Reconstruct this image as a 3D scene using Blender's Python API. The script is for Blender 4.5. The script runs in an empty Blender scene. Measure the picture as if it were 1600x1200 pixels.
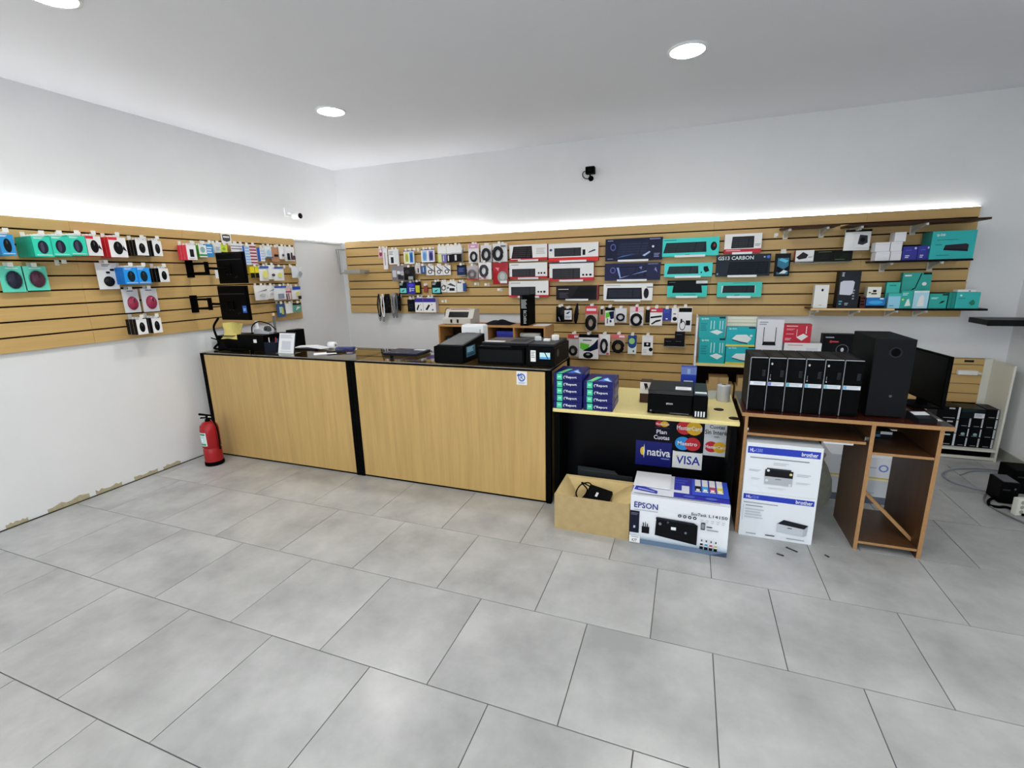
import bpy, bmesh, math, random
from mathutils import Vector, Matrix
random.seed(7)
PI = math.pi
SC = bpy.context.scene
COL = SC.collection

# ------------------------------------------------------------------ camera
cam_d = bpy.data.cameras.new('camera')
cam = bpy.data.objects.new('camera', cam_d)
COL.objects.link(cam)
cam_d.sensor_fit = 'HORIZONTAL'
cam_d.sensor_width = 36.0
cam_d.lens = 36.0 * 732.43 / 1600.0
cam_d.clip_start = 0.05
cam.matrix_world = Matrix(((0.937553, -0.058063, 0.342962, 0), (0.347120, 0.219701, -0.911723, 0), (-0.022412, 0.973838, 0.226136, 1.7668), (0, 0, 0, 1)))
SC.camera = cam

# ------------------------------------------------------------------ world, exposure
w = bpy.data.worlds.new('world'); SC.world = w
w.use_nodes = True
w.node_tree.nodes['Background'].inputs[0].default_value = (0.86, 0.93, 1.0, 1)
w.node_tree.nodes['Background'].inputs[1].default_value = 2.4
SC.view_settings.view_transform = 'Standard'
SC.view_settings.look = 'None'
SC.view_settings.gamma = 1.0
SC.view_settings.use_curve_mapping = False
SC.view_settings.exposure = 0.36
LAMP_POWER = 100.0        # radiance of a ceiling lamp's diffuser
STRIP_POWER = 85.0       # radiance of the strip above the slatwall

# room (metres)
XL, XR, YB, YF, ZC = -4.68, 2.82, 5.66, -2.6, 3.22
BY, LX = 5.63, -4.65     # board faces of the back and left slatwalls

# ------------------------------------------------------------------ materials
_m = {}
def lin(c):
    return c / 12.92 if c <= 0.04045 else ((c + 0.055) / 1.055) ** 2.4
def rgb(h, k=1.0):
    h = h.lstrip('#')
    c = [lin(int(h[i:i + 2], 16) / 255.0) for i in (0, 2, 4)]
    k *= 0.32 + 0.68 * min(1.0, (max(c) / 0.2) ** 0.8)      # the photo's tone curve sinks dark colours
    return tuple(min(0.92, v * k) for v in c) + (1.0,)
def nodes(m):
    m.use_nodes = True
    nt = m.node_tree
    return nt, nt.nodes, nt.links, nt.nodes['Principled BSDF']
def M(h, rough=0.5, metal=0.0, k=1.3, grain=0.0, scale=30.0, spec=0.3):
    """plain paint / plastic / paper: photo colour h, optional fine noise"""
    key = (h, rough, metal, k, grain, scale, spec)
    if key in _m: return _m[key]
    m = bpy.data.materials.new('mat_' + h.strip('#'))
    nt, N, L, b = nodes(m)
    b.inputs['Base Color'].default_value = rgb(h, k)
    b.inputs['Roughness'].default_value = rough
    b.inputs['Metallic'].default_value = metal
    b.inputs['Specular IOR Level'].default_value = spec * (0.35 + 0.65 * min(1.0, max(rgb(h, k)[:3]) / 0.15))
    if grain > 0:
        g = N.new('ShaderNodeNewGeometry'); t = N.new('ShaderNodeTexNoise')
        t.inputs['Scale'].default_value = scale; t.inputs['Detail'].default_value = 4
        L.new(g.outputs['Position'], t.inputs['Vector'])
        r = N.new('ShaderNodeValToRGB')
        c = rgb(h, k)
        r.color_ramp.elements[0].position = 0.3; r.color_ramp.elements[1].position = 0.7
        r.color_ramp.elements[0].color = tuple(x * (1 - grain) for x in c[:3]) + (1,)
        r.color_ramp.elements[1].color = tuple(min(0.95, x * (1 + grain)) for x in c[:3]) + (1,)
        L.new(t.outputs['Fac'], r.inputs['Fac']); L.new(r.outputs['Color'], b.inputs['Base Color'])
    _m[key] = m
    return m
def wood(name, h, stretch, k=1.3, rough=0.45, amt=0.16, scale=6.0, coat=0.0):
    """streaky laminate: noise stretched along one world axis"""
    if name in _m: return _m[name]
    m = bpy.data.materials.new(name)
    nt, N, L, b = nodes(m)
    g = N.new('ShaderNodeNewGeometry'); mp = N.new('ShaderNodeMapping')
    mp.inputs['Scale'].default_value = stretch
    t = N.new('ShaderNodeTexNoise'); t.inputs['Scale'].default_value = scale
    t.inputs['Detail'].default_value = 6; t.inputs['Roughness'].default_value = 0.65
    r = N.new('ShaderNodeValToRGB'); c = rgb(h, k)
    r.color_ramp.elements[0].position = 0.28; r.color_ramp.elements[1].position = 0.72
    r.color_ramp.elements[0].color = (c[0] * (1 - amt), c[1] * (1 - amt * 1.15), c[2] * (1 - amt * 1.4), 1)
    r.color_ramp.elements[1].color = (min(.95, c[0] * (1 + amt)), min(.95, c[1] * (1 + amt)), min(.95, c[2] * (1 + amt)), 1)
    oi = N.new('ShaderNodeObjectInfo'); mul = N.new('ShaderNodeMath'); mul.operation = 'MULTIPLY'
    mul.inputs[1].default_value = 17.0
    L.new(oi.outputs['Random'], mul.inputs[0])
    ad = N.new('ShaderNodeVectorMath'); ad.operation = 'ADD'
    L.new(g.outputs['Position'], ad.inputs[0]); L.new(mul.outputs[0], ad.inputs[1])
    L.new(ad.outputs[0], mp.inputs['Vector']); L.new(mp.outputs['Vector'], t.inputs['Vector'])
    L.new(t.outputs['Fac'], r.inputs['Fac']); L.new(r.outputs['Color'], b.inputs['Base Color'])
    b.inputs['Roughness'].default_value = rough
    if coat: b.inputs['Coat Weight'].default_value = coat
    _m[name] = m
    return m
def emit(name, strength, col=(1, 0.98, 0.95)):
    m = bpy.data.materials.new(name); m.use_nodes = True
    nt = m.node_tree; nt.nodes.clear()
    e = nt.nodes.new('ShaderNodeEmission'); o = nt.nodes.new('ShaderNodeOutputMaterial')
    e.inputs[0].default_value = (*col, 1); e.inputs[1].default_value = strength
    nt.links.new(e.outputs[0], o.inputs[0])
    return m
def clear(name, tint=(0.9, 0.95, 0.95), gloss=0.12, rough=0.08, milk=0.0):
    """thin clear plastic or glass: transparent with a fresnel reflection, milk = share of white scatter"""
    if name in _m: return _m[name]
    m = bpy.data.materials.new(name); m.use_nodes = True
    nt = m.node_tree; N = nt.nodes; L = nt.links; N.clear()
    o = N.new('ShaderNodeOutputMaterial'); t = N.new('ShaderNodeBsdfTransparent')
    t.inputs[0].default_value = (*tint, 1)
    g = N.new('ShaderNodeBsdfGlossy'); g.inputs['Roughness'].default_value = rough
    f = N.new('ShaderNodeFresnel'); f.inputs[0].default_value = 1.45
    mx = N.new('ShaderNodeMixShader')
    a = N.new('ShaderNodeMath'); a.operation = 'ADD'; a.use_clamp = True; a.inputs[1].default_value = gloss * 0.3
    ge = N.new('ShaderNodeNewGeometry'); iv = N.new('ShaderNodeMath'); iv.operation = 'SUBTRACT'; iv.inputs[0].default_value = 1.0
    ml = N.new('ShaderNodeMath'); ml.operation = 'MULTIPLY'      # only outer faces reflect
    L.new(ge.outputs['Backfacing'], iv.inputs[1]); L.new(f.outputs[0], a.inputs[0])
    L.new(a.outputs[0], ml.inputs[0]); L.new(iv.outputs[0], ml.inputs[1]); L.new(ml.outputs[0], mx.inputs[0])
    src = t.outputs[0]
    if milk:
        d = N.new('ShaderNodeBsdfDiffuse'); d.inputs[0].default_value = (0.85, 0.87, 0.88, 1)
        m2 = N.new('ShaderNodeMixShader'); m2.inputs[0].default_value = milk
        L.new(t.outputs[0], m2.inputs[1]); L.new(d.outputs[0], m2.inputs[2]); src = m2.outputs[0]
    L.new(src, mx.inputs[1]); L.new(g.outputs[0], mx.inputs[2]); L.new(mx.outputs[0], o.inputs[0])
    _m[name] = m
    return m
def noise_paint(name, h, k, amt, scale, rough, bump=0.0, seed_objects=False, stretch=(1, 1, 1), blotch=0.0):
    m = bpy.data.materials.new(name)
    nt, N, L, b = nodes(m)
    g = N.new('ShaderNodeNewGeometry'); vec = g.outputs['Position']
    if seed_objects:
        oi = N.new('ShaderNodeObjectInfo'); mu = N.new('ShaderNodeMath'); mu.operation = 'MULTIPLY'; mu.inputs[1].default_value = 60
        L.new(oi.outputs['Random'], mu.inputs[0])
        ad = N.new('ShaderNodeVectorMath'); ad.operation = 'ADD'
        L.new(vec, ad.inputs[0]); L.new(mu.outputs[0], ad.inputs[1]); vec = ad.outputs[0]
    mp = N.new('ShaderNodeMapping'); mp.inputs['Scale'].default_value = stretch
    L.new(vec, mp.inputs['Vector'])
    t = N.new('ShaderNodeTexNoise'); t.inputs['Scale'].default_value = scale
    t.inputs['Detail'].default_value = 8; t.inputs['Roughness'].default_value = 0.62
    L.new(mp.outputs[0], t.inputs['Vector'])
    r = N.new('ShaderNodeValToRGB'); c = rgb(h, k)
    r.color_ramp.elements[0].position = 0.33; r.color_ramp.elements[1].position = 0.68
    r.color_ramp.elements[0].color = tuple(x * (1 - amt) for x in c[:3]) + (1,)
    r.color_ramp.elements[1].color = tuple(min(.95, x * (1 + amt)) for x in c[:3]) + (1,)
    L.new(t.outputs['Fac'], r.inputs['Fac']); L.new(r.outputs['Color'], b.inputs['Base Color'])
    b.inputs['Roughness'].default_value = rough
    if bump:
        bn = N.new('ShaderNodeBump'); bn.inputs['Strength'].default_value = bump; bn.inputs['Distance'].default_value = 0.002
        t2 = N.new('ShaderNodeTexNoise'); t2.inputs['Scale'].default_value = scale * 12
        L.new(g.outputs['Position'], t2.inputs['Vector']); L.new(t2.outputs['Fac'], bn.inputs['Height']); L.new(bn.outputs[0], b.inputs['Normal'])
    _m[name] = m
    return m

WALL = noise_paint('wall_paint', '#ecedee', 1.0, 0.025, 1.2, 0.75, 0.15)
CEIL = noise_paint('ceiling_paint', '#e6e8ee', 1.0, 0.015, 0.8, 0.8)
TILE = noise_paint('floor_tile', '#b1b2b1', 1.0, 0.2, 2.3, 0.27, 0.04, True)
GROUT = M('#6f6f6b', 0.85, k=1.0)
SLAT = wood('slat_laminate', '#b5965f', (0.5, 0.5, 9.0), k=1.35, rough=0.42, amt=0.07, scale=4.0)
GROOVE = M('#2a1c10', 0.8, k=1.0)
OAK = wood('oak_laminate', '#ae9059', (7.0, 7.0, 0.45), k=1.32, rough=0.4, amt=0.13, scale=3.2)
YEL = M('#d8c888', 0.35, k=1.25, grain=0.03, scale=60)
MAHOG = wood('mahogany', '#4a1f18', (1.0, 6.0, 6.0), k=1.2, rough=0.25, amt=0.2, scale=5.0)
BRN = wood('brown_board', '#54371f', (5.0, 5.0, 0.6), k=1.5, rough=0.4, amt=0.22, scale=5.0)
EDGE = M('#a27a50', 0.5, k=1.15, grain=0.08, scale=50)
BLK = M('#0d0e10', 0.45, k=1.0, spec=.16)
BLKM = M('#0b0c0d', 0.65, k=1.0, spec=.14)
BLKG = M('#0c0d10', 0.2, k=1.0)
WHT = M('#e4e6e8', 0.4, k=1.1)
CARD = M('#b89a6a', 0.8, k=1.25, grain=0.06, scale=25)
METALW = M('#d9d8cc', 0.35, k=1.1)
CHROME = M('#c8c8c8', 0.2, 1.0)

# ------------------------------------------------------------------ mesh builder
_txt = {}
def glyphs(s):
    if s not in _txt:
        cu = bpy.data.curves.new('t', 'FONT'); cu.body = s; cu.resolution_u = 2; cu.offset = 0.016
        ob = bpy.data.objects.new('t', cu)
        me = bpy.data.meshes.new_from_object(ob)
        v = [(p.co.x, p.co.y) for p in me.vertices]; f = [tuple(q.vertices) for q in me.polygons]
        bpy.data.objects.remove(ob); bpy.data.curves.remove(cu); bpy.data.meshes.remove(me)
        if v:
            x0 = min(a for a, _ in v); x1 = max(a for a, _ in v); y0 = min(b for _, b in v); y1 = max(b for _, b in v)
            v = [((a - x0) / max(1e-6, x1 - x0), (b - y0) / max(1e-6, y1 - y0)) for a, b in v]
        _txt[s] = (v, f)
    return _txt[s]

class MB:
    def __init__(self): self.v = []; self.f = []; self.mi = []; self.ms = []; self.sm = []
    def mid(self, m):
        if m not in self.ms: self.ms.append(m)
        return self.ms.index(m)
    def face(self, pts, m, smooth=False):
        n = len(self.v); self.v += [tuple(p) for p in pts]
        self.f.append(tuple(range(n, n + len(pts)))); self.mi.append(self.mid(m)); self.sm.append(smooth)
    def raw(self, vs, fs, m, smooth=False):
        n = len(self.v); self.v += [tuple(p) for p in vs]; k = self.mid(m)
        for q in fs: self.f.append(tuple(i + n for i in q)); self.mi.append(k); self.sm.append(smooth)
    def box(self, x0, x1, y0, y1, z0, z1, m, front=None, bev=0.0):
        if bev > 0:
            bm = bmesh.new()
            bmesh.ops.create_cube(bm, size=1.0)
            for p in bm.verts: p.co = Vector((x0 + (p.co.x + .5) * (x1 - x0), y0 + (p.co.y + .5) * (y1 - y0), z0 + (p.co.z + .5) * (z1 - z0)))
            bmesh.ops.bevel(bm, geom=list(bm.edges), offset=bev, segments=2, profile=0.6, affect='EDGES')
            bm.verts.index_update()
            self.raw([p.co for p in bm.verts], [[p.index for p in q.verts] for q in bm.faces], m)
            bm.free(); return self
        V = [(x0, y0, z0), (x1, y0, z0), (x1, y1, z0), (x0, y1, z0), (x0, y0, z1), (x1, y0, z1), (x1, y1, z1), (x0, y1, z1)]
        self.raw(V, [(3, 2, 1, 0), (4, 5, 6, 7), (1, 2, 6, 5), (2, 3, 7, 6), (3, 0, 4, 7)], m)
        self.raw(V, [(0, 1, 5, 4)], front or m)
        return self
    def prism(self, poly, a, b, axis, m):
        """poly in the two other axes (in xyz order), extruded along axis from a to b"""
        def P(p, t): return (t, p[0], p[1]) if axis == 'x' else (p[0], t, p[1]) if axis == 'y' else (p[0], p[1], t)
        n = len(poly)
        self.raw([P(p, a) for p in poly] + [P(p, b) for p in poly],
                 [tuple(range(n)), tuple(range(2 * n - 1, n - 1, -1))] + [(i, i + n, (i + 1) % n + n, (i + 1) % n) for i in range(n)], m)
        return self
    def lathe(self, prof, m, n=20, c=(0, 0, 0), axis='z', caps=True, smooth=True):
        vs = []
        for r, t in prof:
            for k in range(n):
                a = 2 * PI * k / n; x = r * math.cos(a); y = r * math.sin(a)
                p = (x, y, t) if axis == 'z' else (x, t, y) if axis == 'y' else (t, x, y)
                vs.append((p[0] + c[0], p[1] + c[1], p[2] + c[2]))
        fs = [(i * n + k, i * n + (k + 1) % n, (i + 1) * n + (k + 1) % n, (i + 1) * n + k) for i in range(len(prof) - 1) for k in range(n)]
        self.raw(vs, fs, m, smooth)
        if caps:
            self.raw(vs[:n], [tuple(range(n))], m); self.raw(vs[-n:], [tuple(range(n))], m)
        return self
    def tube(self, pts, r, m, n=8, closed=False):
        pts = [Vector(p) for p in pts]; K = len(pts); vs = []; up = Vector((0.13, 0.21, 0.97))
        for i, p in enumerate(pts):
            d = (pts[(i + 1) % K] - pts[i - 1]) if closed else (pts[min(i + 1, K - 1)] - pts[max(i - 1, 0)])
            d.normalize()
            u = d.cross(up)
            if u.length < 0.05: u = d.cross(Vector((1, 0, 0)))
            u.normalize(); w_ = d.cross(u)
            for k in range(n):
                a = 2 * PI * k / n; vs.append(p + u * (r * math.cos(a)) + w_ * (r * math.sin(a)))
        seg = K if closed else K - 1
        self.raw(vs, [(i * n + k, ((i + 1) % K) * n + k, ((i + 1) % K) * n + (k + 1) % n, i * n + (k + 1) % n) for i in range(seg) for k in range(n)], m, True)
        if not closed:
            self.raw(vs[:n], [tuple(range(n))], m); self.raw(vs[-n:], [tuple(range(n))], m)
        return self
    def dome(self, c, rx, rz, dep, m, n=14):
        """half ellipsoid bulging towards -y, on the plane y = c[1]"""
        rings = [(math.cos(a), math.sin(a)) for a in (0, 0.35, 0.7, 1.05, 1.35)]
        vs = [(c[0] + rx * q * math.cos(2 * PI * k / n), c[1] - dep * s, c[2] + rz * q * math.sin(2 * PI * k / n)) for q, s in rings for k in range(n)]
        fs = [(i * n + k, i * n + (k + 1) % n, (i + 1) * n + (k + 1) % n, (i + 1) * n + k) for i in range(len(rings) - 1) for k in range(n)]
        fs.append(tuple(range((len(rings) - 1) * n, len(rings) * n)))
        self.raw(vs, fs, m, True)
        return self
    def art(self, items, O, U, V, lift=0.0004):
        """flat print: items in fractions of the face spanned by U (right) and V (up) from corner O"""
        O, U, V = Vector(O), Vector(U), Vector(V); Nn = U.cross(V).normalized()
        def P(u, v, k): return O + U * u + V * v + Nn * (lift * (k + 1))
        for k, it in enumerate(items):
            t = it[0]
            if t == 'r': _, a, b, c, d, h = it; self.face([P(a, b, k), P(c, b, k), P(c, d, k), P(a, d, k)], M(h))
            elif t == 'p': self.face([P(u, v, k) for u, v in it[1]], M(it[2]))
            elif t == 'e':
                _, a, b, ru, rv, h = it
                self.face([P(a + ru * math.cos(2 * PI * q / 16), b + rv * math.sin(2 * PI * q / 16), k) for q in range(16)], M(h))
            elif t == 'o':   # ring
                _, a, b, ru, rv, wd, h = it; n = 18
                o_ = [(math.cos(2 * PI * q / n), math.sin(2 * PI * q / n)) for q in range(n)]
                self.raw([P(a + ru * x, b + rv * y, k) for x, y in o_] + [P(a + ru * (1 - wd) * x, b + rv * (1 - wd) * y, k) for x, y in o_],
                         [(q, (q + 1) % n, n + (q + 1) % n, n + q) for q in range(n)], M(h))
            elif t == 't':
                _, a, b, c, d, s, h = it[:7]; sl = it[7] if len(it) > 7 else 0
                v, f = glyphs(s)
                self.raw([P(a + (c - a) * x + sl * (y - .5) * (c - a) * 0, b + (d - b) * y + sl * (x - .5), k) for x, y in v], f, M(h))
            elif t == 'l':   # lines of small print, too small to read
                _, a, b, c, d, n, h = it
                for q in range(n):
                    y1 = d - (d - b) * q / n; y0 = y1 - (d - b) / n * 0.5; e = c - (c - a) * 0.25 * ((q * 37 % 10) / 10)
                    self.face([P(a, y0, k), P(e, y0, k), P(e, y1, k), P(a, y1, k)], M(h))
            elif t == 'kb':  # a keyboard seen from above: body, then rows of keys
                _, a, b, c, d, h, h2 = it[:7]; sk = it[7] if len(it) > 7 else 0.0
                self.face([P(a, b, k), P(c, b, k), P(c - sk * .3, d, k), P(a + sk, d, k)], M(h, 0.35))
                for q in range(5):
                    v0 = b + (d - b) * (0.1 + q * 0.17); v1 = v0 + (d - b) * 0.11; s_ = sk * (v0 - b) / (d - b)
                    for x0, x1 in ((.03, .30), (.31, .62), (.63, .74), (.78, .97)):
                        self.face([P(a + s_ + (c - a - sk) * x0, v0, k + .5), P(a + s_ + (c - a - sk) * x1, v0, k + .5), P(a + s_ + (c - a - sk) * x1, v1, k + .5), P(a + s_ + (c - a - sk) * x0, v1, k + .5)], M(h2, 0.5))
        return self
    def mesh(self, name):
        me = bpy.data.meshes.new(name); me.from_pydata(self.v, [], self.f)
        for m in self.ms: me.materials.append(m)
        me.polygons.foreach_set('material_index', self.mi); me.polygons.foreach_set('use_smooth', self.sm)
        me.update(); return me
    def build(self, name, parent=None, loc=(0, 0, 0), rz=0.0):
        o = bpy.data.objects.new(name, self.mesh(name)); COL.objects.link(o)
        o.location = loc; o.rotation_euler = (0, 0, rz)
        if parent is not None: o.parent = parent
        return o
def tag(o, label=None, cat=None, group=None, kind=None):
    if label: o['label'] = label
    if cat: o['category'] = cat
    if group: o['group'] = group
    if kind: o['kind'] = kind
    return o
def empty(name, loc, label, cat, group=None, rz=0.0):
    o = bpy.data.objects.new(name, None); COL.objects.link(o)
    o.empty_display_size = 0.05; o.location = loc; o.rotation_euler = (0, 0, rz)
    return tag(o, label, cat, group)
def copy_tree(o, loc=None):
    c = o.copy(); COL.objects.link(c)
    if loc is not None: c.location = loc
    for ch in list(o.children):
        d = ch.copy(); COL.objects.link(d); d.parent = c
        for g in list(ch.children):
            e = g.copy(); COL.objects.link(e); e.parent = d
    return c
def bx(name, parent, x0, x1, y0, y1, z0, z1, m, bev=0.0, loc=(0, 0, 0)):
    return MB().box(x0, x1, y0, y1, z0, z1, m, bev=bev).build(name, parent, loc)
def curve_pts(ctrl, n=8):
    """Catmull-Rom through control points"""
    P = [Vector(p) for p in ctrl]; P = [P[0] * 2 - P[1]] + P + [P[-1] * 2 - P[-2]]; out = []
    for i in range(1, len(P) - 2):
        for k in range(n):
            t = k / n; a, b, c, d = P[i - 1:i + 3]
            out.append(0.5 * ((2 * b) + (c - a) * t + (2 * a - 5 * b + 4 * c - d) * t * t + (3 * b - a - 3 * c + d) * t ** 3))
    return out + [P[-2]]

# ------------------------------------------------------------------ room shell
def shell(name, x0, x1, y0, y1, z0, z1, m):
    return tag(bx(name, None, x0, x1, y0, y1, z0, z1, m), kind='structure')
floor = shell('floor', XL - .1, XR + .1, YF - .1, YB + .1, -0.12, -0.004, GROUT)
TS, TX0, TY0 = 0.5995, -2.4797, 3.2757          # tile pitch and one joint crossing
tile_mesh = MB().box(0.0022, TS - 0.0022, 0.0022, TS - 0.0022, -0.012, 0, TILE, bev=0.0012).mesh('tile')
OFF = {-1: 0.01, 0: 0.5057, 1: 0.0, 2: 0.4763, 3: 0.9729, 4: 0.4409}
for row in range(-4, 7):
    y1 = TY0 - row * TS; y0 = y1 - TS
    off = OFF.get(row, 0.5 * (row % 2 == 0) + 0.02 * row)
    for j in range(-6, 11):
        x0 = TX0 + TS * (j + off); x1 = x0 + TS
        a, b, c, d = max(x0, XL), min(x1, XR), y0, min(y1, YB)
        if b - a < 0.03 or d - c < 0.03: continue
        if a == x0 and b == x1 and d == y1:
            o = bpy.data.objects.new('tile', tile_mesh); COL.objects.link(o)
            o.location = (x0, y0, 0)
        else:
            o = MB().box(a + .0022, b - .0022, c + .0022, d - .0022, -.012, 0, TILE, bev=.0012).build('tile')
        o.parent = floor
bx('tile', floor, XL, XR, YF, TY0 - 7 * TS - .003, -.012, 0, TILE)
wl = shell('wall_left', XL - .1, XL, YF, YB + .1, 0, ZC, WALL)
wb = shell('wall_back', XL, XR, YB, YB + .1, 0, ZC, WALL)
wr = shell('wall_right', XR, XR + .1, YF, YB + .1, 0, ZC, WALL)
# street front behind the camera: a wide, unseen glazed window added for its daylight
m = MB(); WX0, WX1, WZ0, WZ1 = XL + .35, XR - .35, .12, 2.75
m.box(XL - .1, WX0, YF - .1, YF, 0, ZC, WALL); m.box(WX1, XR + .1, YF - .1, YF, 0, ZC, WALL)
m.box(WX0, WX1, YF - .1, YF, 0, WZ0, WALL); m.box(WX0, WX1, YF - .1, YF, WZ1, ZC, WALL)
tag(m.build('wall_front'), kind='structure')
win = empty('added_window_1', ((WX0 + WX1) / 2, YF - .05, WZ0), None, None); win['kind'] = 'structure'
hw = (WX1 - WX0) / 2; fr_ = M('#2a2b2d', .4)
for k in range(5):
    x = -hw + 2 * hw * k / 4
    bx('added_window_frame', win, max(-hw, x - .03), min(hw, x + .03), -.03, .03, 0, WZ1 - WZ0, fr_)
for z in (0, WZ1 - WZ0 - .06): bx('added_window_frame', win, -hw, hw, -.025, .025, z, z + .06, fr_)
for k in range(4): bx('added_window_pane', win, -hw + 2 * hw * k / 4 + .031, -hw + 2 * hw * (k + 1) / 4 - .031, -.004, .004, .061, WZ1 - WZ0 - .061, clear('added_window_glass', (.97, .98, .98), 0, .02))
shell('floor_street', XL - 4, XR + 4, YF - 6, YF - .11, -0.2, -0.02, M('#a8a8a4', .9, k=1.0, grain=.1, scale=3))
shell('ceiling', XL - .1, XR + .1, YF - .1, YB + .1, ZC, ZC + .1, CEIL)
bb = tag(bx('baseboard_right', None, XR - .012, XR, YF, YB, 0, .085, M('#8d8d84', .5, grain=.08, scale=12)), kind='structure')
# bare plaster where the skirting of the left wall came off
for (ya, yb, hh) in ((1.6444, 1.7723, 0.05), (1.8946, 2.1784, 0.06), (2.2268, 2.428, 0.05), (2.5316, 2.7376, 0.05), (2.791, 2.9574, 0.045)):
    n = 9; top = [(ya + (yb - ya) * i / n, hh * (0.55 + 0.45 * random.random())) for i in range(n + 1)]
    MB().prism([(ya, 0.0)] + top + [(yb, 0.0)], XL, XL + .003, 'x', M('#a89f84', .9, k=1.2, grain=.12, scale=40)).build('bare_plaster_patch', wl)
tag(bx('trim_1', None, XL + .001, XL + .012, 1.0, 3.2, 0, .006, M('#4a463c', .9, k=1.0)), kind='structure')

# ------------------------------------------------------------------ lamps
DIFF = emit('lamp_diffuser', LAMP_POWER)
where = ['above the left end of the counters', 'above the printer desks', 'above the left slatwall, cut by the picture edge']
place_ = ['right of the one cut by the picture edge, out of view', 'above the camera, on its left', 'straight above the camera', 'added for light near the right wall beside the camera', 'added for light near the right wall by the added window']
lamps = [(-3.065, 3.755), (-0.105, 3.783), (-3.15, 1.80), (-0.105, 1.80), (-3.065, -0.2), (-0.105, -0.2), (1.9, 0.9), (1.9, -1.2)]  # unseen ones continue the grid; the right-wall pair is added for light
for i, (x, y) in enumerate(lamps):
    t = empty('ceiling_downlight', (x, y, ZC), ('white recessed ceiling downlight ' + where[i]) if i < 3 else 'white recessed ceiling downlight ' + place_[i - 3], 'light', 'ceiling downlights')
    MB().lathe([(.118, -.001), (.13, -.001), (.128, -.012), (.112, -.012)], WHT, 28, caps=False).build('rim', t)
    MB().lathe([(.112, -.010), (.111, -.007)], DIFF, 28).build('diffuser', t)
def strip(x0, x1, y0, y1, z, p, label):
    t = empty('led_strip', ((x0 + x1) / 2, (y0 + y1) / 2, z), label, 'light strip', 'light strips along the slatwalls')
    cx, cy = (x0 + x1) / 2, (y0 + y1) / 2
    bx('channel', t, x0 - cx, x1 - cx, y0 - cy, y1 - cy, 0, .006, METALW)
    e = .002
    bx('light_tape', t, x0 - cx + e, x1 - cx - e, y0 - cy + e, y1 - cy - e, .0062, .009, emit('strip_light', p))
strip(LX - .012, LX + .0, YF + 1.5, 4.765, 2.268, STRIP_POWER * .8, 'white light strip along the top of the left slatwall')
strip(LX - .012, LX + .0, 4.80, BY, 2.268, STRIP_POWER * .8, 'short white light strip over the bare gap in the corner')
strip(-4.585, -2.4, BY - .012, BY, 2.278, STRIP_POWER * .8, 'white light strip on the back slatwall nearest the corner')
strip(-2.39, 0.2, BY - .010, BY, 2.275, STRIP_POWER * .3, 'white light strip on the back slatwall above the keyboards')
strip(0.21, 2.40, BY - .010, BY, 2.268, STRIP_POWER * .17, 'white light strip on the back slatwall above the shelves')
# ledge that carries the strip across the bare gap
tag(bx('trim_2', None, XL, LX, 4.79, YB, 2.245, 2.266, WHT), kind='structure')

# ------------------------------------------------------------------ slatwalls
ZG = [2.180, 2.067, 1.954, 1.842, 1.732, 1.622, 1.512, 1.400]       # groove heights
def slatwall(name, loc, rz, segs, ztop, grooves, zbot, label, tops=None):
    """boards with a lipped groove between them; local x along the wall, front face at y = 0"""
    t = empty(name, loc, label, 'slatwall', rz=rz)
    a, b = segs[0], segs[-1]
    bx('backing', t, a, b, .016, .028, zbot, ztop, GROOVE)
    zs = [ztop] + grooves + [zbot]
    for s0, s1 in zip(segs[:-1], segs[1:]):
        for k in range(len(zs) - 1):
            z1 = zs[k] - (0.006 if k else 0); z0 = zs[k + 1] + (0.006 if k < len(zs) - 2 else 0)
            m = MB(); e = .0008; c = .002
            m.prism([(0 + c, z0), (0, z0 + c), (0, z1 - c), (c, z1), (.016, z1), (.016, z0)], s0 + e, s1 - e, 'x', SLAT)
            m.build('slat', t)
    return t
slatwall('slatwall_panel', (LX, 0, 0), PI / 2, [-0.9, 0.63, 1.54, 2.45, 3.356, 4.262, 4.765], 2.266, ZG, 1.29, 'wooden slatwall panel along the left wall, hung with mice and cables')
slatwall('slatwall_panel', (0, BY, 0), 0, [-4.585, -3.73, -1.763, 0.207, 1.56, 2.405], 2.272, ZG, 1.29, 'long wooden slatwall panel across the back wall, hung with keyboards')
slatwall('slatwall_panel', (0, BY, 0), 0, [-1.90, -0.6, 0.098], 1.288, [1.177, 1.066, .955, .845, .735, .622, .51, .4], .29, 'lower wooden slatwall panel behind the paper reams and printer')

# ------------------------------------------------------------------ goods on the slatwalls
HOOKW = M('#e8e8e4', .4, k=1.1)
_hk = {}
def hook(wall, c, z, d, label, group='white display hooks', tagless=False):
    """wire peg in a groove, with a small white price tag at its tip"""
    key = round(d, 2)
    if key not in _hk:
        m = MB(); m.tube([(0, 0, 0), (0, -d, 0), (0, -d - .004, .012)], .0022, CHROME, 6)
        m.box(-.014, .014, -.004, .001, -.012, .03, HOOKW)
        tg = MB().box(-.016, .016, -d - .008, -d - .006, -.002, .028, HOOKW)
        _hk[key] = (m.mesh('display_hook'), tg.mesh('price_tag'))
    o = bpy.data.objects.new('display_hook', _hk[key][0]); COL.objects.link(o)
    if wall == 'B': o.location = (c, BY, z)
    else: o.location = (LX, c, z); o.rotation_euler = (0, 0, PI / 2)
    tag(o, ' '.join(label.split()[:16]).rstrip(','), 'hook', group)
    p = bpy.data.objects.new('price_tag', _hk[key][1]); COL.objects.link(p); p.parent = o
    return o
def place(o, wall, c, z, d):
    if wall == 'B': o.location = (c, BY - d, z)
    else: o.location = (LX + d, c, z); o.rotation_euler = (0, 0, PI / 2)
ORD = ['', 'second', 'third', 'fourth', 'fifth', 'sixth']
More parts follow.
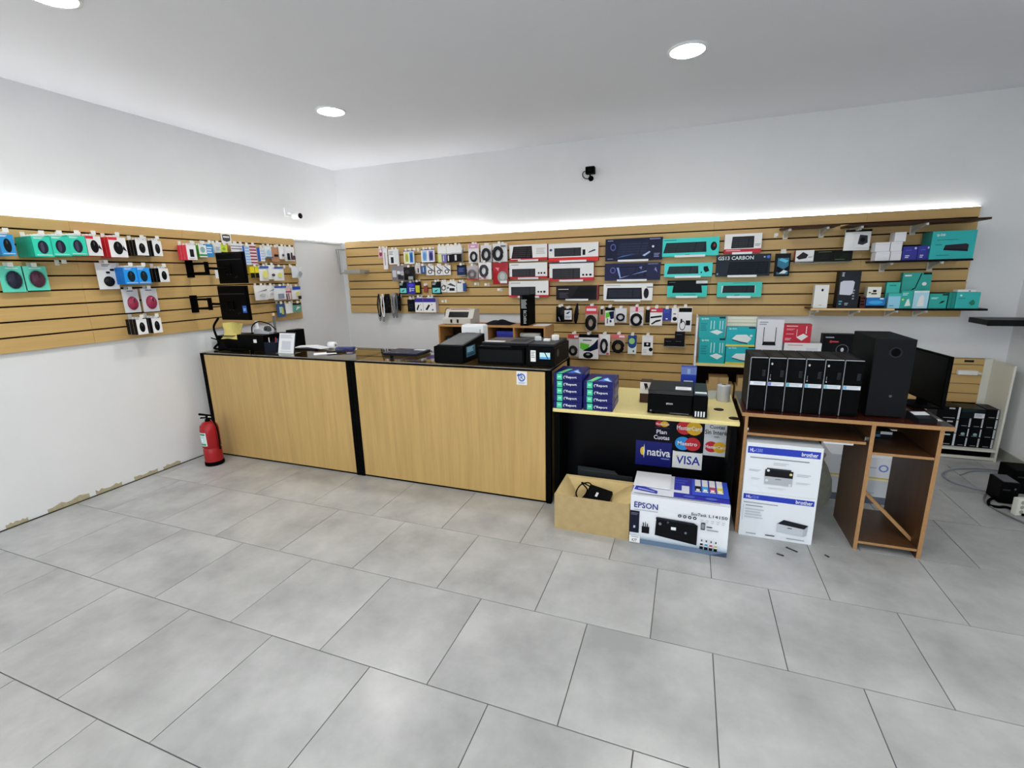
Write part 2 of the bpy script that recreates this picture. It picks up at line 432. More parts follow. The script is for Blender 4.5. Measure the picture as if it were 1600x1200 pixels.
def stack(o, wall, n, t, label, short):
    """n - 1 more packs of the same kind behind the front one, on the same hook"""
    for k in range(1, n):
        c = copy_tree(o)
        if wall == 'B': c.location = o.location + Vector((0, k * t, 0))
        else: c.location = o.location - Vector((k * t, 0, 0))
        c['label'] = ' '.join(('%s one back, behind the %s' % (ORD[k], short)).split()[:16])
def boxed(name, wall, R, t, side, front, art, label, cat, group=None, n=1, short=None, hk=True, extra=None):
    """a printed carton: body, front print; R = (c, z, w, h, d)"""
    c, z, w_, h, d = R
    m = MB().box(-w_ / 2, w_ / 2, 0, t, 0, h, M(side), front=M(front, .35))
    o = m.build(name); place(o, wall, c, z, d); tag(o, label, cat, group)
    if art: MB().art(art, (-w_ / 2, 0, 0), (w_, 0, 0), (0, 0, h)).build('front_print', o)
    if extra: extra(o, w_, h)
    if hk == True:
        MB().box(-w_ * .18, w_ * .18, .001, .002, h, h + .018, M('#d8dcdc', .3)).build('hang_tab', o)
        hook(wall, c, z + h + .012, d + .012, 'white hook carrying the ' + (short or label))
    if n > 1: stack(o, wall, n, t + .0015, label, short or label)
    return o
def card(name, wall, R, col, art, label, cat, group=None, dome=None, coil=None, lump=None, short=None, bag=False, hk=True, n=1, t=.006):
    """a hang card or pouch with the goods standing proud of it"""
    c, z, w_, h, d = R
    m = MB()
    if bag:
        nx, nz = 6, 7; vs = []
        for i in range(nx + 1):
            for j in range(nz + 1):
                u, v = i / nx, j / nz; bul = (math.sin(PI * u) ** .7) * (math.sin(PI * min(1, v * 1.05)) ** .7 if v < .95 else 0)
                vs.append((-w_ / 2 + w_ * u, -.014 * bul + .002 * math.sin(13 * u + 7 * v), h * v))
        m.raw(vs, [(i * (nz + 1) + j, (i + 1) * (nz + 1) + j, (i + 1) * (nz + 1) + j + 1, i * (nz + 1) + j + 1) for i in range(nx) for j in range(nz)], M(col, .22), True)
        m.box(-w_ / 2, w_ / 2, .004, .0055, 0, h, M(col, .25))
    else: m.box(-w_ / 2, w_ / 2, 0, t, 0, h, M(col, .3))
    o = m.build(name); place(o, wall, c, z, d); tag(o, label, cat, group)
    y0 = -.017 if bag else 0
    if art: MB().art(art, (-w_ / 2, y0, 0), (w_, 0, 0), (0, 0, h)).build('front_print', o)
    if dome:
        u, v, ru, rv, dep, h1 = dome[:6]
        q = MB().dome((-w_ / 2 + u * w_, 0, v * h), ru * w_, rv * h, dep, M(h1, .15))
        mo = q.build('mouse', o)
        MB().tube([(-w_ / 2 + u * w_, -dep * .97, v * h + rv * h * .15), (-w_ / 2 + u * w_, -dep * .8, v * h + rv * h * .6)], .005, M('#2b2b30', .3), 6).build('wheel', mo)
    if coil:
        for u, v, ru, rv, r, h1 in coil:
            pts = []
            for s in range(3):
                for q in range(14):
                    a = 2 * PI * q / 14 + .3 * s; k = 1 - .14 * s
                    pts.append((-w_ / 2 + u * w_ + ru * w_ * k * math.cos(a), y0 - r - .002 * s, v * h + rv * h * k * math.sin(a)))
            MB().tube(pts, r, M(h1, .4), 6).build('cable_coil', o)
    if lump:
        for u0, v0, u1, v1, dep, h1 in lump:
            MB().box(-w_ / 2 + u0 * w_, -w_ / 2 + u1 * w_, y0 - dep, y0, v0 * h, v1 * h, M(h1, .3), bev=min(.004, dep * .3)).build('plug', o)
    if hk: hook(wall, c, z + h - .004, max(.03, d + .006), 'white hook carrying the ' + (short or label))
    if n > 1: stack(o, wall, n, max(t, .012) + .004, label, short or label)
    return o
def mouse_art(bg, body='#23262b', extra=()):
    return [('l', .1, .86, .6, .95, 2, '#f0f4f4'), ('e', .5, .47, .27, .33, body), ('e', .5, .62, .05, .1, '#484c52'), ('l', .1, .05, .9, .1, 1, '#e8efee')] + list(extra)

# --- left wall, top row
boxed('mouse_box', 'L', (1.9606, 1.979, 0.0776, 0.142, 0.2), .04, '#1b6fa8', '#2787c2', mouse_art(''), 'blue mouse carton at the very end of the top row, cut by the picture edge', 'box', 'mouse cartons on the left wall', 4, 'blue mouse carton at the row end')
for R, l in (((2.1463, 1.9747, 0.112, 0.1424, 0.22), 'first teal mouse carton of three, beside the blue one'), ((2.2525, 1.9822, 0.1144, 0.144, 0.22), 'middle one of the three teal mouse cartons'), ((2.3626, 1.9901, 0.1126, 0.1456, 0.22), 'teal mouse carton beside the red and white cartons')):
    boxed('mouse_box', 'L', R, .04, '#0f9a7c', '#2fc0a4', mouse_art('', '#2c3040', [('e', .45, .45, .1, .25, '#4a4560')]), l, 'box', 'mouse cartons on the left wall', 5, l)
for R, l in (((2.5013, 1.9934, 0.1025, 0.1514, 0.17), 'red and white mouse carton next to the teal ones'), ((2.671, 1.9854, 0.1304, 0.1602, 0.17), 'red and white mouse carton with a curved mouse printed on it')):
    boxed('mouse_box', 'L', R, .045, '#c0202c', '#e6e6e8', mouse_art('', '#1b1b1e', [('r', 0, .86, .5, 1, '#c42a34'), ('p', [(.75, .4), (.98, .3), (.8, .6)], '#222226')]), l, 'box', 'mouse cartons on the left wall', 3, l)
for R, l in (((2.8717, 2.0076, 0.0951, 0.13, 0.15), 'slim black and white mouse carton in the top row'), ((3.0009, 2.0058, 0.0782, 0.1338, 0.15), 'slim black and white mouse carton ending the top row')):
    boxed('mouse_box', 'L', R, .04, '#1c1c1e', '#e2e3e2', mouse_art('', '#1d1d20'), l, 'box', 'mouse cartons on the left wall', 3, l)
boxed('phone_box', 'L', (3.3134, 1.979, 0.0956, 0.1371, 0.15), .04, '#d8384c', '#ecebec', [('r', .3, .2, .72, .72, '#26272b'), ('l', .15, .04, .8, .12, 2, '#a8a8a8')], 'pink sided white carton with a small black device, above a wall bracket', 'box', None, 3, 'pink sided device carton')
boxed('adapter_box', 'L', (3.4525, 2.0075, 0.0806, 0.1166, 0.12), .03, '#3fae2a', '#dff0ec', [('e', .5, .62, .3, .25, '#7aa7a0'), ('r', 0, .1, 1, .26, '#2f8f46')], 'green sided carton with a pale front, near the wall bracket', 'box', None, 3, 'green sided carton')
boxed('adapter_box', 'L', (3.5372, 2.0165, 0.0831, 0.1186, 0.1), .025, '#1c6fb0', '#2a86c4', [('l', .2, .2, .9, .8, 3, '#d8eef4')], 'blue carton with white stripes beside the upper monitor', 'box', None, 2, 'blue striped carton')
card('cable_pack', 'L', (3.6661, 2.0601, 0.0868, 0.0962, 0.05), '#cfd5d2', [('l', .2, .2, .8, .6, 3, '#9aa4a4')], 'clear grey pack above the upper monitor', 'pack', bag=True)
card('cable_pack', 'L', (3.7446, 2.0726, 0.0782, 0.0748, 0.05), '#b9cc3c', [('e', .5, .4, .25, .2, '#8ca028')], 'lime green pack above the upper monitor', 'pack')
for R, l in (((3.8572, 2.0795, 0.0699, 0.0829, 0.06), 'white striped strip of packs above the monitor'), ((3.9315, 2.0789, 0.0797, 0.084, 0.06), 'white and grey striped pack touching the monitor top')):
    card('battery_strip', 'L', R, '#e3e1e6', [('r', 0, .3, 1, .42, '#6c6f86'), ('r', 0, .62, 1, .74, '#7d7f92')], l, 'pack', hk=True)
card('battery_strip', 'L', (3.968, 1.9436, 0.0895, 0.1999, 0.1), '#cfdcf2', [('r', 0, 0, .3, 1, '#2c59b0')] + [('r', .35, .08 + .15 * k, .95, .17 + .15 * k, '#8fb2e4') for k in range(6)], 'blue edged battery strip right beside the upper monitor', 'pack')
card('battery_strip', 'L', (4.0695, 1.9488, 0.0925, 0.2106, 0.08), '#ddd0d4', [('r', 0, .05 + .16 * k, 1, .13 + .16 * k, '#8c3448') for k in range(6)], 'maroon striped battery strip in the top row', 'pack')
card('battery_strip', 'L', (4.1726, 1.9853, 0.0959, 0.1476, 0.08), '#dfe6f4', [('r', 0, 0, .4, 1, '#1f4fa8')] + [('r', .5, .1 + .2 * k, .95, .22 + .2 * k, '#9ab4de') for k in range(4)], 'short blue and white battery strip in the top row', 'pack')
card('cable_pack', 'L', (4.2933, 2.024, 0.0995, 0.1326, 0.06), '#cfdcea', [('r', 0, 0, 1, .1, '#315a96'), ('e', .5, .45, .3, .25, '#9fc0da')], 'white and pale blue pack in the top row', 'pack', bag=True)
card('cable_pack', 'L', (4.4043, 1.9833, 0.1127, 0.1683, 0.05), '#b07f5e', None, 'brown card with a black stick on it in the top row', 'pack', lump=[(.35, .35, .8, .5, .012, '#1b1512')])
card('cable_pack', 'L', (4.4951, 2.0142, 0.0822, 0.1483, 0.06), '#e6e2e6', [('e', .55, .3, .2, .1, '#55505c')], 'plain white pack with a small plug in the top row', 'pack', bag=True)
card('cable_pack', 'L', (4.614, 1.9942, 0.1508, 0.1663, 0.06), '#eae6ea', [('r', .1, .7, .9, .95, '#e3dade')], 'white pack with dark leads ending the top row of the left wall', 'pack', bag=True, lump=[(.12, .08, .35, .55, .008, '#241c22'), (.5, .1, .62, .6, .008, '#3a2832'), (.7, .1, .9, .4, .008, '#5a2c44')])
# --- left wall, second row
for R, dm, l in (((2.0076, 1.7278, 0.1367, 0.1849, 0.05), '#31334a', 'large teal blister with a dark blue mouse, end of the second row'), ((2.141, 1.7342, 0.1429, 0.1775, 0.05), '#5a2f42', 'large teal blister with a dark red mouse')):
    card('mouse_blister', 'L', R, '#5fc8b0', [('l', .3, .86, .8, .93, 1, '#e6f4f0'), ('e', .55, .47, .37, .37, '#3f9d8a')], l, 'pack', 'mouse blisters on the left wall', dome=(.55, .47, .32, .35, .035, dm))
card('earphone_pack', 'L', (2.6175, 1.7272, 0.1519, 0.215, 0.05), '#d2d4d4', [('l', .3, .85, .7, .95, 2, '#606468')], 'grey blister with a round black mouse and two small dots', 'pack', dome=(.53, .3, .27, .2, .025, '#23262a'), lump=[(.45, .6, .62, .68, .008, '#1d1f22'), (.66, .7, .85, .78, .008, '#1d1f22')])
for R, l in (((2.7334, 1.7647, 0.1107, 0.1387, 0.16), 'bright blue mouse carton in the second row, nearer the earphones'), ((2.8353, 1.7649, 0.108, 0.1392, 0.16), 'bright blue mouse carton beside the black and white one')):
    boxed('mouse_box', 'L', R, .04, '#1268b8', '#1f8de0', mouse_art('', '#20303c'), l, 'box', 'mouse cartons on the left wall', 4, l)
boxed('mouse_box', 'L', (3.0165, 1.7778, 0.0855, 0.1221, 0.15), .045, '#141416', '#e3e4e4', mouse_art('', '#141416'), 'black sided white mouse carton ending the second row', 'box', 'mouse cartons on the left wall', 3, 'black sided carton of the second row')
hook('L', (2.3156, 1.9337, 0.0163, 0.0194, 0.01)[0], (2.3156, 1.9337, 0.0163, 0.0194, 0.01)[1], .09, 'empty white hook below the teal mouse cartons')
card('screwdriver_pack', 'L', (4.0648, 1.803, 0.1142, 0.1256, 0.07), '#e0cc28', [('r', 0, 0, 1, .42, '#28221c'), ('r', .5, 0, .56, 1, '#8a7a18')], 'yellow and black pack beside the upper monitor', 'pack', n=2)
card('cable_pack', 'L', (4.185, 1.7657, 0.1235, 0.164, 0.07), '#e4e8ee', [('r', 0, .86, 1, 1, '#2c57a4'), ('e', .55, .45, .3, .28, '#d8d878')], 'white pouch with blue header and yellow coil, second row', 'pack', bag=True)
card('cable_pack', 'L', (4.2999, 1.7818, 0.1008, 0.1634, 0.07), '#e9ebee', [('e', .55, .3, .25, .1, '#55585e')], 'plain white pouch between two blue headed pouches', 'pack', bag=True)
card('cable_pack', 'L', (4.3902, 1.7654, 0.1513, 0.1585, 0.08), '#e4e8ec', [('r', 0, .88, .9, 1, '#2c57a4'), ('e', .5, .4, .2, .18, '#c9c764')], 'wide white pouch with blue header ending the group', 'pack', bag=True)
hook('L', (4.5617, 1.9346, 0.0494, 0.0303, 0.01)[0], (4.5592, 1.9194, 0.0494, 0.0303, 0.01)[1], .1, 'empty white hook left of the silver pouch')
card('cable_pack', 'L', (4.6501, 1.795, 0.1544, 0.1381, 0.1), '#c9cfd4', [('p', [(.5, .9), (1, .95), (.7, .4)], '#f2f4f6'), ('e', .75, .35, .2, .2, '#8d9296')], 'crinkled silver pouch at the end of the left slatwall', 'pack', bag=True)
# --- left wall, third row
for R, l in (((2.7623, 1.52, 0.1282, 0.2007, 0.05), 'grey blister with a pink mouse, nearer the earphones'), ((2.9179, 1.5163, 0.1373, 0.2076, 0.05), 'grey blister with a pink mouse, further along')):
    card('mouse_blister', 'L', R, '#c3c4c8', [('l', .3, .87, .7, .94, 1, '#5a5c60')], l, 'pack', 'mouse blisters on the left wall', dome=(.55, .4, .34, .3, .03, '#8c2c46'))
for R, l, co in (((4.1049, 1.5532, 0.1734, 0.1635, 0.08), 'wide white pouch at the start of the third row', '#e2e3e3'), ((4.243, 1.5602, 0.0998, 0.1529, 0.07), 'white pouch with a dark plug in the third row', '#dfe1e3')):
    card('cable_pack', 'L', R, co, [('e', .55, .35, .25, .1, '#b0b2b4'), ('p', [(.1, .55), (.9, .75), (.85, .65)], '#6a6e74')], l, 'pack', bag=True)
card('cable_pack', 'L', (4.3697, 1.5422, 0.1754, 0.1599, 0.08), '#d6dde8', [('r', 0, .88, 1, 1, '#2450a8'), ('r', .25, .1, .75, .45, '#7c8696')], 'pale blue pouch with a dark blue header in the third row', 'pack', bag=True)
card('cable_pack', 'L', (4.5151, 1.538, 0.0843, 0.1677, 0.06), '#cbb4b8', [('r', .1, 0, .3, .4, '#2a2a34'), ('r', .45, 0, .6, .45, '#2a2a34'), ('r', 0, .5, 1, .6, '#a02c3c')], 'narrow pack of red and black leads in the third row', 'pack')
card('cable_pack', 'L', (4.6261, 1.5358, 0.1286, 0.1551, 0.07), '#dfe4ea', [('r', 0, .75, 1, 1, '#2444a0'), ('e', .6, .4, .25, .2, '#c8c880'), ('r', .6, 0, 1, .25, '#2c3644')], 'blue topped white pack ending the third row', 'pack', bag=True)
# --- left wall, fourth row
for R, l in (((2.7519, 1.3301, 0.0857, 0.1327, 0.14), 'black sided white mouse carton in the lowest row, nearer one'), ((2.8784, 1.329, 0.0824, 0.1336, 0.14), 'black sided white mouse carton ending the lowest row')):
    boxed('mouse_box', 'L', R, .045, '#17171a', '#e3e4e4', mouse_art('', '#17171a'), l, 'box', 'mouse cartons on the left wall', 3, l)
card('cable_pack', 'L', (4.3731, 1.3369, 0.1194, 0.1619, 0.06), '#33507c', [('r', .3, .3, .7, .75, '#9fc4c8'), ('r', .55, .2, .8, .7, '#b8b84c')], 'dark blue pack with a pale window in the lowest row', 'pack')
card('cable_pack', 'L', (4.5037, 1.3718, 0.1145, 0.1191, 0.06), '#e4dfdf', None, 'plain white pack in the lowest row', 'pack')
card('cable_pack', 'L', (4.61, 1.3791, 0.1341, 0.1132, 0.08), '#5d9484', [('r', 0, .75, 1, 1, '#3c3030'), ('p', [(.3, .2), (.9, .5), (.5, .6)], '#cfe4da')], 'green pack with a dark top at the end of the lowest row', 'pack')
# small sign clipped to the top board
c_, z_, w_, h_, d_ = (3.8247, 2.1649, 0.1181, 0.0953, 0.02)
t = MB().box(-w_ / 2, w_ / 2, 0, .004, 0, h_, M('#dcdcd4')).build('notice_plate'); place(t, 'L', c_, z_, .008)
tag(t, 'small white plate with a grey badge clipped to the top board', 'sign')
MB().art([('p', [(.12, .3), (.12, .9), (.5, .97), (.88, .9), (.88, .3), (.5, .15)], '#54565c'), ('r', .2, .6, .8, .75, '#e8e8e4')], (-w_ / 2, 0, 0), (w_, 0, 0), (0, 0, h_)).build('front_print', t)

# --- back wall, keyboards
def ledge(R, label):
    c, z, w_, h, d = R
    t = empty('acrylic_ledge', (c, BY, z), ' '.join(('clear ledge holding the ' + label).split()[:16]), 'display ledge', 'acrylic ledges under the keyboards')
    A = clear('acrylic', milk=.18); q = w_ * .27
    bx('plate', t, -q, q, -d - .004, -.001, -.008, -.004, A)
    bx('front_lip', t, -q, q, -d - .008, -d - .004, -.010, .012, clear('acrylic_lip', milk=.92))
    bx('wall_flange', t, -q, q, -.004, -.001, -.008, .03, A)
def keyb(R, side, front, art, label, t=.05, led=True):
    boxed('keyboard_box', 'B', R, t, side, front, art, label, 'box', 'keyboard cartons on the back wall', hk=False)
    if led: ledge(R, label)
KA, KB_ = '#33343a', '#45464d'
keyb((-1.8462, 1.935, 0.4785, 0.1856, 0.07), '#a01c26', '#e2e0e0', [('r', 0, 0, 1, .17, '#b8222e'), ('kb', .05, .14, .62, .9, '#2c2528', '#443c40', .06), ('l', .72, .35, .95, .75, 4, '#b8b4b2'), ('l', .04, .05, .3, .12, 1, '#f0e6e6')], 'red and white keyboard carton top of the left keyboard column')
keyb((-1.2953, 1.9104, 0.5917, 0.2047, 0.07), '#b0242c', '#e4e3e4', [('r', 0, 0, 1, .22, '#cf2c2a'), ('kb', .12, .28, .66, .74, KA, KB_), ('r', .69, .32, .745, .62, '#2a2a30'), ('e', .05, .65, .03, .07, '#343a78'), ('p', [(.8, .42), (.95, .55), (.93, .62), (.82, .5)], '#3c3e46')], 'wide white keyboard and mouse carton with a red bottom band')
keyb((-1.8495, 1.7238, 0.4827, 0.185, 0.07), '#a81c28', '#e6e5e6', [('r', 0, 0, 1, .13, '#b4222e'), ('kb', .07, .12, .69, .62, KA, KB_), ('e', .78, .33, .025, .06, KA), ('e', .85, .33, .025, .06, KA), ('e', .93, .33, .025, .06, KA), ('l', .05, .82, .25, .9, 1, '#8c8c90')], 'white keyboard carton second in the left keyboard column')
keyb((-1.3152, 1.6871, 0.5303, 0.2167, 0.07), '#ac2029', '#e2e3e5', [('r', 0, 0, 1, .17, '#bf2630'), ('kb', .07, .1, .7, .66, KA, KB_), ('e', .77, .3, .025, .055, KA), ('e', .845, .3, .025, .055, KA), ('e', .93, .3, .03, .06, KA), ('r', 0, .92, 1, 1, '#4a4c5c')], 'white keyboard carton with red bottom, above the dark red one')
keyb((-1.8491, 1.5011, 0.5117, 0.1921, 0.07), '#b02030', '#e6e5e7', [('r', 0, 0, 1, .12, '#b4222e'), ('kb', .06, .1, .68, .64, KA, KB_), ('e', .75, .32, .025, .06, KA), ('e', .82, .32, .025, .06, KA), ('e', .9, .32, .03, .07, KA), ('l', .05, .82, .3, .9, 1, '#8c8c90')], 'white keyboard carton lowest in the left keyboard column')
keyb((-1.2442, 1.4641, 0.5072, 0.1673, 0.07), '#6c2028', '#2c2a30', [('p', [(.35, .1), (.94, .1), (.94, .85), (.55, .98)], '#23242a'), ('l', .05, .68, .3, .76, 1, '#c8c0c0'), ('l', .08, .1, .3, .5, 4, '#55505a'), ('r', .96, 0, 1, 1, '#7a2830')], 'dark red and black keyboard carton')
keyb((-0.6106, 1.8961, 0.6189, 0.2405, 0.07), '#12152c', '#1c2144', [('kb', .2, .2, .78, .85, '#222a44', '#2b3454', .05), ('p', [(.2, .12), (.55, .3), (.3, .22)], '#3c6cb0'), ('p', [(.66, .22), (.78, .4), (.8, .36), (.7, .18)], '#9fb4e0'), ('o', .14, .62, .05, .16, .3, '#50589c'), ('e', .84, .6, .02, .05, '#d8dcf0'), ('l', .78, .88, .96, .95, 1, '#8088b0'), ('l', .04, .86, .14, .93, 1, '#8088b0'), ('l', .86, .1, .96, .3, 3, '#8088b0'), ('l', .04, .05, .14, .11, 1, '#8088b0')], 'large navy keyboard carton, upper of the two navy ones')
keyb((-0.6176, 1.6794, 0.6084, 0.1894, 0.07), '#12142c', '#1f2450', [('kb', .24, .2, .76, .8, '#1a2038', '#28305a', .05), ('p', [(.22, .75), (.26, .75), (.3, .18), (.76, .5), (.76, .56), (.28, .12)], '#8ea4e0'), ('o', .15, .6, .05, .18, .3, '#5860a8'), ('p', [(.62, .75), (.68, .8), (.67, .62)], '#7880b8'), ('p', [(.88, .5), (.92, .75), (.95, .45), (.9, .6)], '#8088b8'), ('l', .78, .88, .96, .94, 1, '#8088b0')], 'navy keyboard carton, lower of the two navy ones')
keyb((-0.658, 1.4548, 0.5468, 0.1899, 0.07), '#b8b8bc', '#dcdde2', [('p', [(.06, .08), (.8, .08), (.78, .75), (.08, .75)], '#262a38'), ('kb', .09, .14, .77, .7, '#262a38', '#343a4a'), ('e', .875, .42, .052, .3, '#262a36'), ('l', .05, .85, .35, .92, 1, '#9a9ca4'), ('r', .88, .75, 1, .8, '#55565e')], 'white keyboard and mouse carton below the navy ones')
keyb((-0.0179, 1.9241, 0.569, 0.1882, 0.07), '#17a89c', '#33c4bc', [('kb', .02, .2, .79, .76, '#243038', '#31404a', .05), ('e', .91, .5, .055, .24, '#222a30'), ('e', .92, .55, .02, .1, '#70303c'), ('l', .03, .84, .25, .92, 1, '#1a7c78'), ('r', .42, .05, .5, .1, '#1a7c78')], 'large teal keyboard and mouse carton, topmost teal one')
keyb((-0.0265, 1.7064, 0.488, 0.145, 0.07), '#22b0a8', '#40cac4', [('kb', .06, .22, .72, .78, '#28343a', '#36464c', .04), ('p', [(.82, .72), (.9, .75), (.94, .4), (.86, .3), (.82, .5)], '#23282c'), ('e', .78, .3, .015, .07, '#204840')], 'teal keyboard carton with a small slanted mouse')
keyb((-0.0251, 1.491, 0.4102, 0.1783, 0.07), '#20a89c', '#30bcb0', [('r', 0, .68, 1, 1, '#14191e'), ('p', [(.13, .25), (.88, .25), (.84, .9), (.17, .9)], '#1c242a'), ('r', .72, .8, 1, .97, '#c8ccd0'), ('l', .04, .84, .2, .9, 1, '#607078'), ('l', .42, .08, .72, .14, 1, '#17776e')], 'teal and black keyboard carton with a dark top')
keyb((0.4903, 1.9355, 0.3476, 0.1942, 0.07), '#98202c', '#e0e0e2', [('r', 0, 0, 1, .22, '#b02434'), ('kb', .19, .26, .8, .86, '#2c2f36', '#40434a', .02), ('l', .83, .32, .98, .46, 2, '#8c8c90'), ('l', .05, .1, .45, .16, 1, '#f0d8d8')], 'small white keyboard carton with a red bottom, right of the teal ones')
keyb((0.5071, 1.7023, 0.5104, 0.2203, 0.07), '#161c28', '#2a3442', [('t', .03, .76, .69, .93, 'G513 CARBON', '#cfe2ea'), ('kb', .22, .1, .97, .66, '#18202c', '#202a38', .03), ('e', .955, .86, .03, .07, '#3a6cc0'), ('r', .87, .83, .9, .89, '#b0c4d8'), ('r', .02, .07, .05, .16, '#7888a0')], 'black keyboard carton with big pale lettering along its top')
keyb((0.4917, 1.4881, 0.4255, 0.1558, 0.07), '#22a89c', '#3cbcb0', [('r', .1, .28, .86, .76, '#c8e8e4'), ('kb', .12, .28, .85, .76, '#262c32', '#343c44', .02), ('l', .35, .9, .7, .95, 1, '#1c7c74'), ('r', .4, .1, .52, .15, '#1c7c74')], 'teal keyboard carton below the black lettered one')
boxed('mouse_box', 'B', (0.8697, 1.6951, 0.1344, 0.2235, 0.09), .04, '#15181c', '#1c2026', [('r', .15, .08, .9, .8, '#2f6c88'), ('p', [(.15, .45), (.6, .3), (.9, .45), (.9, .25), (.3, .15), (.15, .2)], '#12181e'), ('p', [(.3, .12), (.6, .28), (.85, .22), (.7, .12)], '#d0ecf4'), ('p', [(.2, .72), (.7, .58), (.88, .68), (.4, .8)], '#5cb4d0')], 'black and blue blister hanging beside the black lettered keyboard carton', 'pack', None, 1, 'black and blue blister')

# --- back wall, packs left of the keyboards: first row
card('cable_pack', 'B', (-3.9625, 2.0356, 0.0773, 0.1254, 0.05), '#c8a0a8', [('e', .5, .4, .3, .25, '#8c3040'), ('e', .5, .7, .2, .15, '#e0d8dc')], 'small red and white lead at the corner end of the top row', 'pack')
card('stylus_pack', 'B', (-3.8955, 1.8815, 0.0718, 0.2765, 0.05), '#e6e0e0', [('r', .3, .2, .6, .8, '#b4a4aa'), ('r', 0, .1, .16, .9, '#cfc8c8')], 'long thin white strip pack in the top row', 'pack')
card('card_reader_pack', 'B', (-3.7499, 1.9448, 0.156, 0.1944, 0.07), '#e2e1e3', [('r', .22, .08, .5, .48, '#2a2836'), ('l', .1, .6, .5, .85, 3, '#7c7a82'), ('r', .62, .1, .95, .9, '#cfd2d4')], 'white pack with a black stick in the top row', 'pack', n=2)
for R, co, c2, l in (((-3.5498, 1.9474, 0.0888, 0.1681, 0.06), '#c8cc6c', '#9aa23c', 'yellow ink bottle pack beside the pale blue one'), ((-3.4747, 1.941, 0.0782, 0.1754, 0.07), '#2f7cc0', '#1c5a98', 'bright blue ink bottle pack'), ((-3.2789, 1.9558, 0.1005, 0.1655, 0.06), '#8fb8de', '#5f94c8', 'pale blue ink bottle pack with violet header'), ((-3.1776, 1.9566, 0.0993, 0.1644, 0.07), '#6f6cb0', '#34306c', 'violet ink bottle pack beside the pale blue one')):
    card('ink_bottle_pack', 'B', R, '#dde2e6', [('r', .2, .1, .85, .85, co), ('e', .52, .45, .25, .3, c2), ('r', 0, .92, 1, 1, '#4a5080'), ('r', .1, 0, .9, .08, '#e8ecea')], l, 'pack', 'ink packs on the back wall', n=2)
for R, co, l in (((-3.035, 1.9482, 0.0697, 0.2023, 0.08), '#c6d06a', 'ink pack with a lime lower half'), ((-2.9763, 1.9463, 0.0645, 0.2014, 0.09), '#6c64a8', 'ink pack with a violet lower half'), ((-2.9103, 1.9444, 0.0871, 0.2049, 0.08), '#1c1a1e', 'slim ink pack with a black lower half'), ((-2.7957, 1.9487, 0.14, 0.2032, 0.09), '#211d22', 'wide ink pack with a black lower half')):
    card('ink_bottle_pack', 'B', R, '#dfe0da', [('r', 0, 0, 1, .48, co), ('r', 0, .5, 1, .54, '#8a8880'), ('r', .3, .08, .5, .42, '#c8c8ce')], l, 'pack', 'ink packs on the back wall', n=3)
card('cable_pack', 'B', (-2.5645, 1.9264, 0.1456, 0.2283, 0.07), '#d6d2d2', [('r', .1, .78, .95, 1, '#c88cae'), ('r', .3, .84, .7, .92, '#f0e0ea')], 'pink topped bag with a small cable coil', 'pack', bag=True, coil=[(.55, .33, .32, .26, .007, '#2b3438')])
card('cable_pack', 'B', (-2.3984, 1.9371, 0.1517, 0.1997, 0.06), '#ccc8ca', None, 'clear bag with a thick dark cable ring, left of two', 'pack', bag=True, coil=[(.55, .42, .36, .36, .010, '#37383e')])
card('cable_pack', 'B', (-2.2001, 1.9304, 0.1853, 0.2149, 0.1), '#d2d1d2', [('r', .6, .8, .95, .9, '#6c6e74')], 'clear bag with a thick dark cable ring, right of two', 'pack', bag=True, coil=[(.4, .45, .33, .37, .010, '#33363a')], n=2)
# second row
card('cable_pack', 'B', (-3.6703, 1.7245, 0.2411, 0.2007, 0.08), '#77747a', [('r', .1, .25, .35, .7, '#b8b8be'), ('r', .4, .45, .6, .65, '#d0d0d6'), ('r', .45, .1, .8, .4, '#3c3b42'), ('e', .75, .5, .15, .15, '#a8a8b0')], 'crumpled bundle of grey bags with adapters', 'pack', bag=True, n=2)
card('cable_pack', 'B', (-3.4966, 1.7345, 0.1671, 0.1692, 0.11), '#2a282a', [('r', .45, .02, .9, .28, '#8c9490'), ('e', .4, .6, .25, .15, '#3c383c')], 'black bag with a grey adapter under the ink packs', 'pack', bag=True)
card('plug_pack', 'B', (-3.4017, 1.8151, 0.088, 0.1155, 0.05), '#cfcac6', [('r', .15, .1, .35, .8, '#e8e6e0'), ('r', .5, .1, .7, .6, '#2a2a2c')], 'tiny white and black plug pack', 'pack')
card('adapter_pack', 'B', (-3.3111, 1.8131, 0.0822, 0.1025, 0.06), '#3a5684', [('r', .45, .2, .6, .8, '#b0c4e0')], 'small dark blue adapter pack', 'pack', n=2)
for R, l in (((-3.2143, 1.7904, 0.115, 0.1226, 0.05), 'small white lead pack, first of three'), ((-3.0834, 1.7876, 0.1086, 0.1218, 0.05), 'small white lead pack, middle one of three'), ((-2.9682, 1.7893, 0.1119, 0.121, 0.05), 'small white lead pack, nearest the navy pack')):
    card('lead_pack', 'B', R, '#dedcdc', [('o', .5, .35, .28, .22, .4, '#303440'), ('p', [(.1, .95), (.25, .95), (.95, .5), (.95, .35)], '#3c3a44')], l, 'pack', 'small lead packs on the back wall')
card('memory_pack', 'B', (-2.7489, 1.7727, 0.1226, 0.1351, 0.07), '#1f2f58', [('r', 0, .85, 1, 1, '#12151e'), ('l', .2, .3, .8, .7, 3, '#50689c'), ('r', 0, 0, 1, .06, '#8c949c')], 'navy card pack hanging alone in the second row', 'pack', n=2)
card('cable_pack', 'B', (-2.5907, 1.7139, 0.1518, 0.1816, 0.07), '#a8a0a2', [('r', 0, 0, 1, .12, '#a83c34')], 'grey bag with a cable ring and a red bottom edge', 'pack', bag=True, coil=[(.5, .42, .36, .28, .008, '#6c6a6e')])
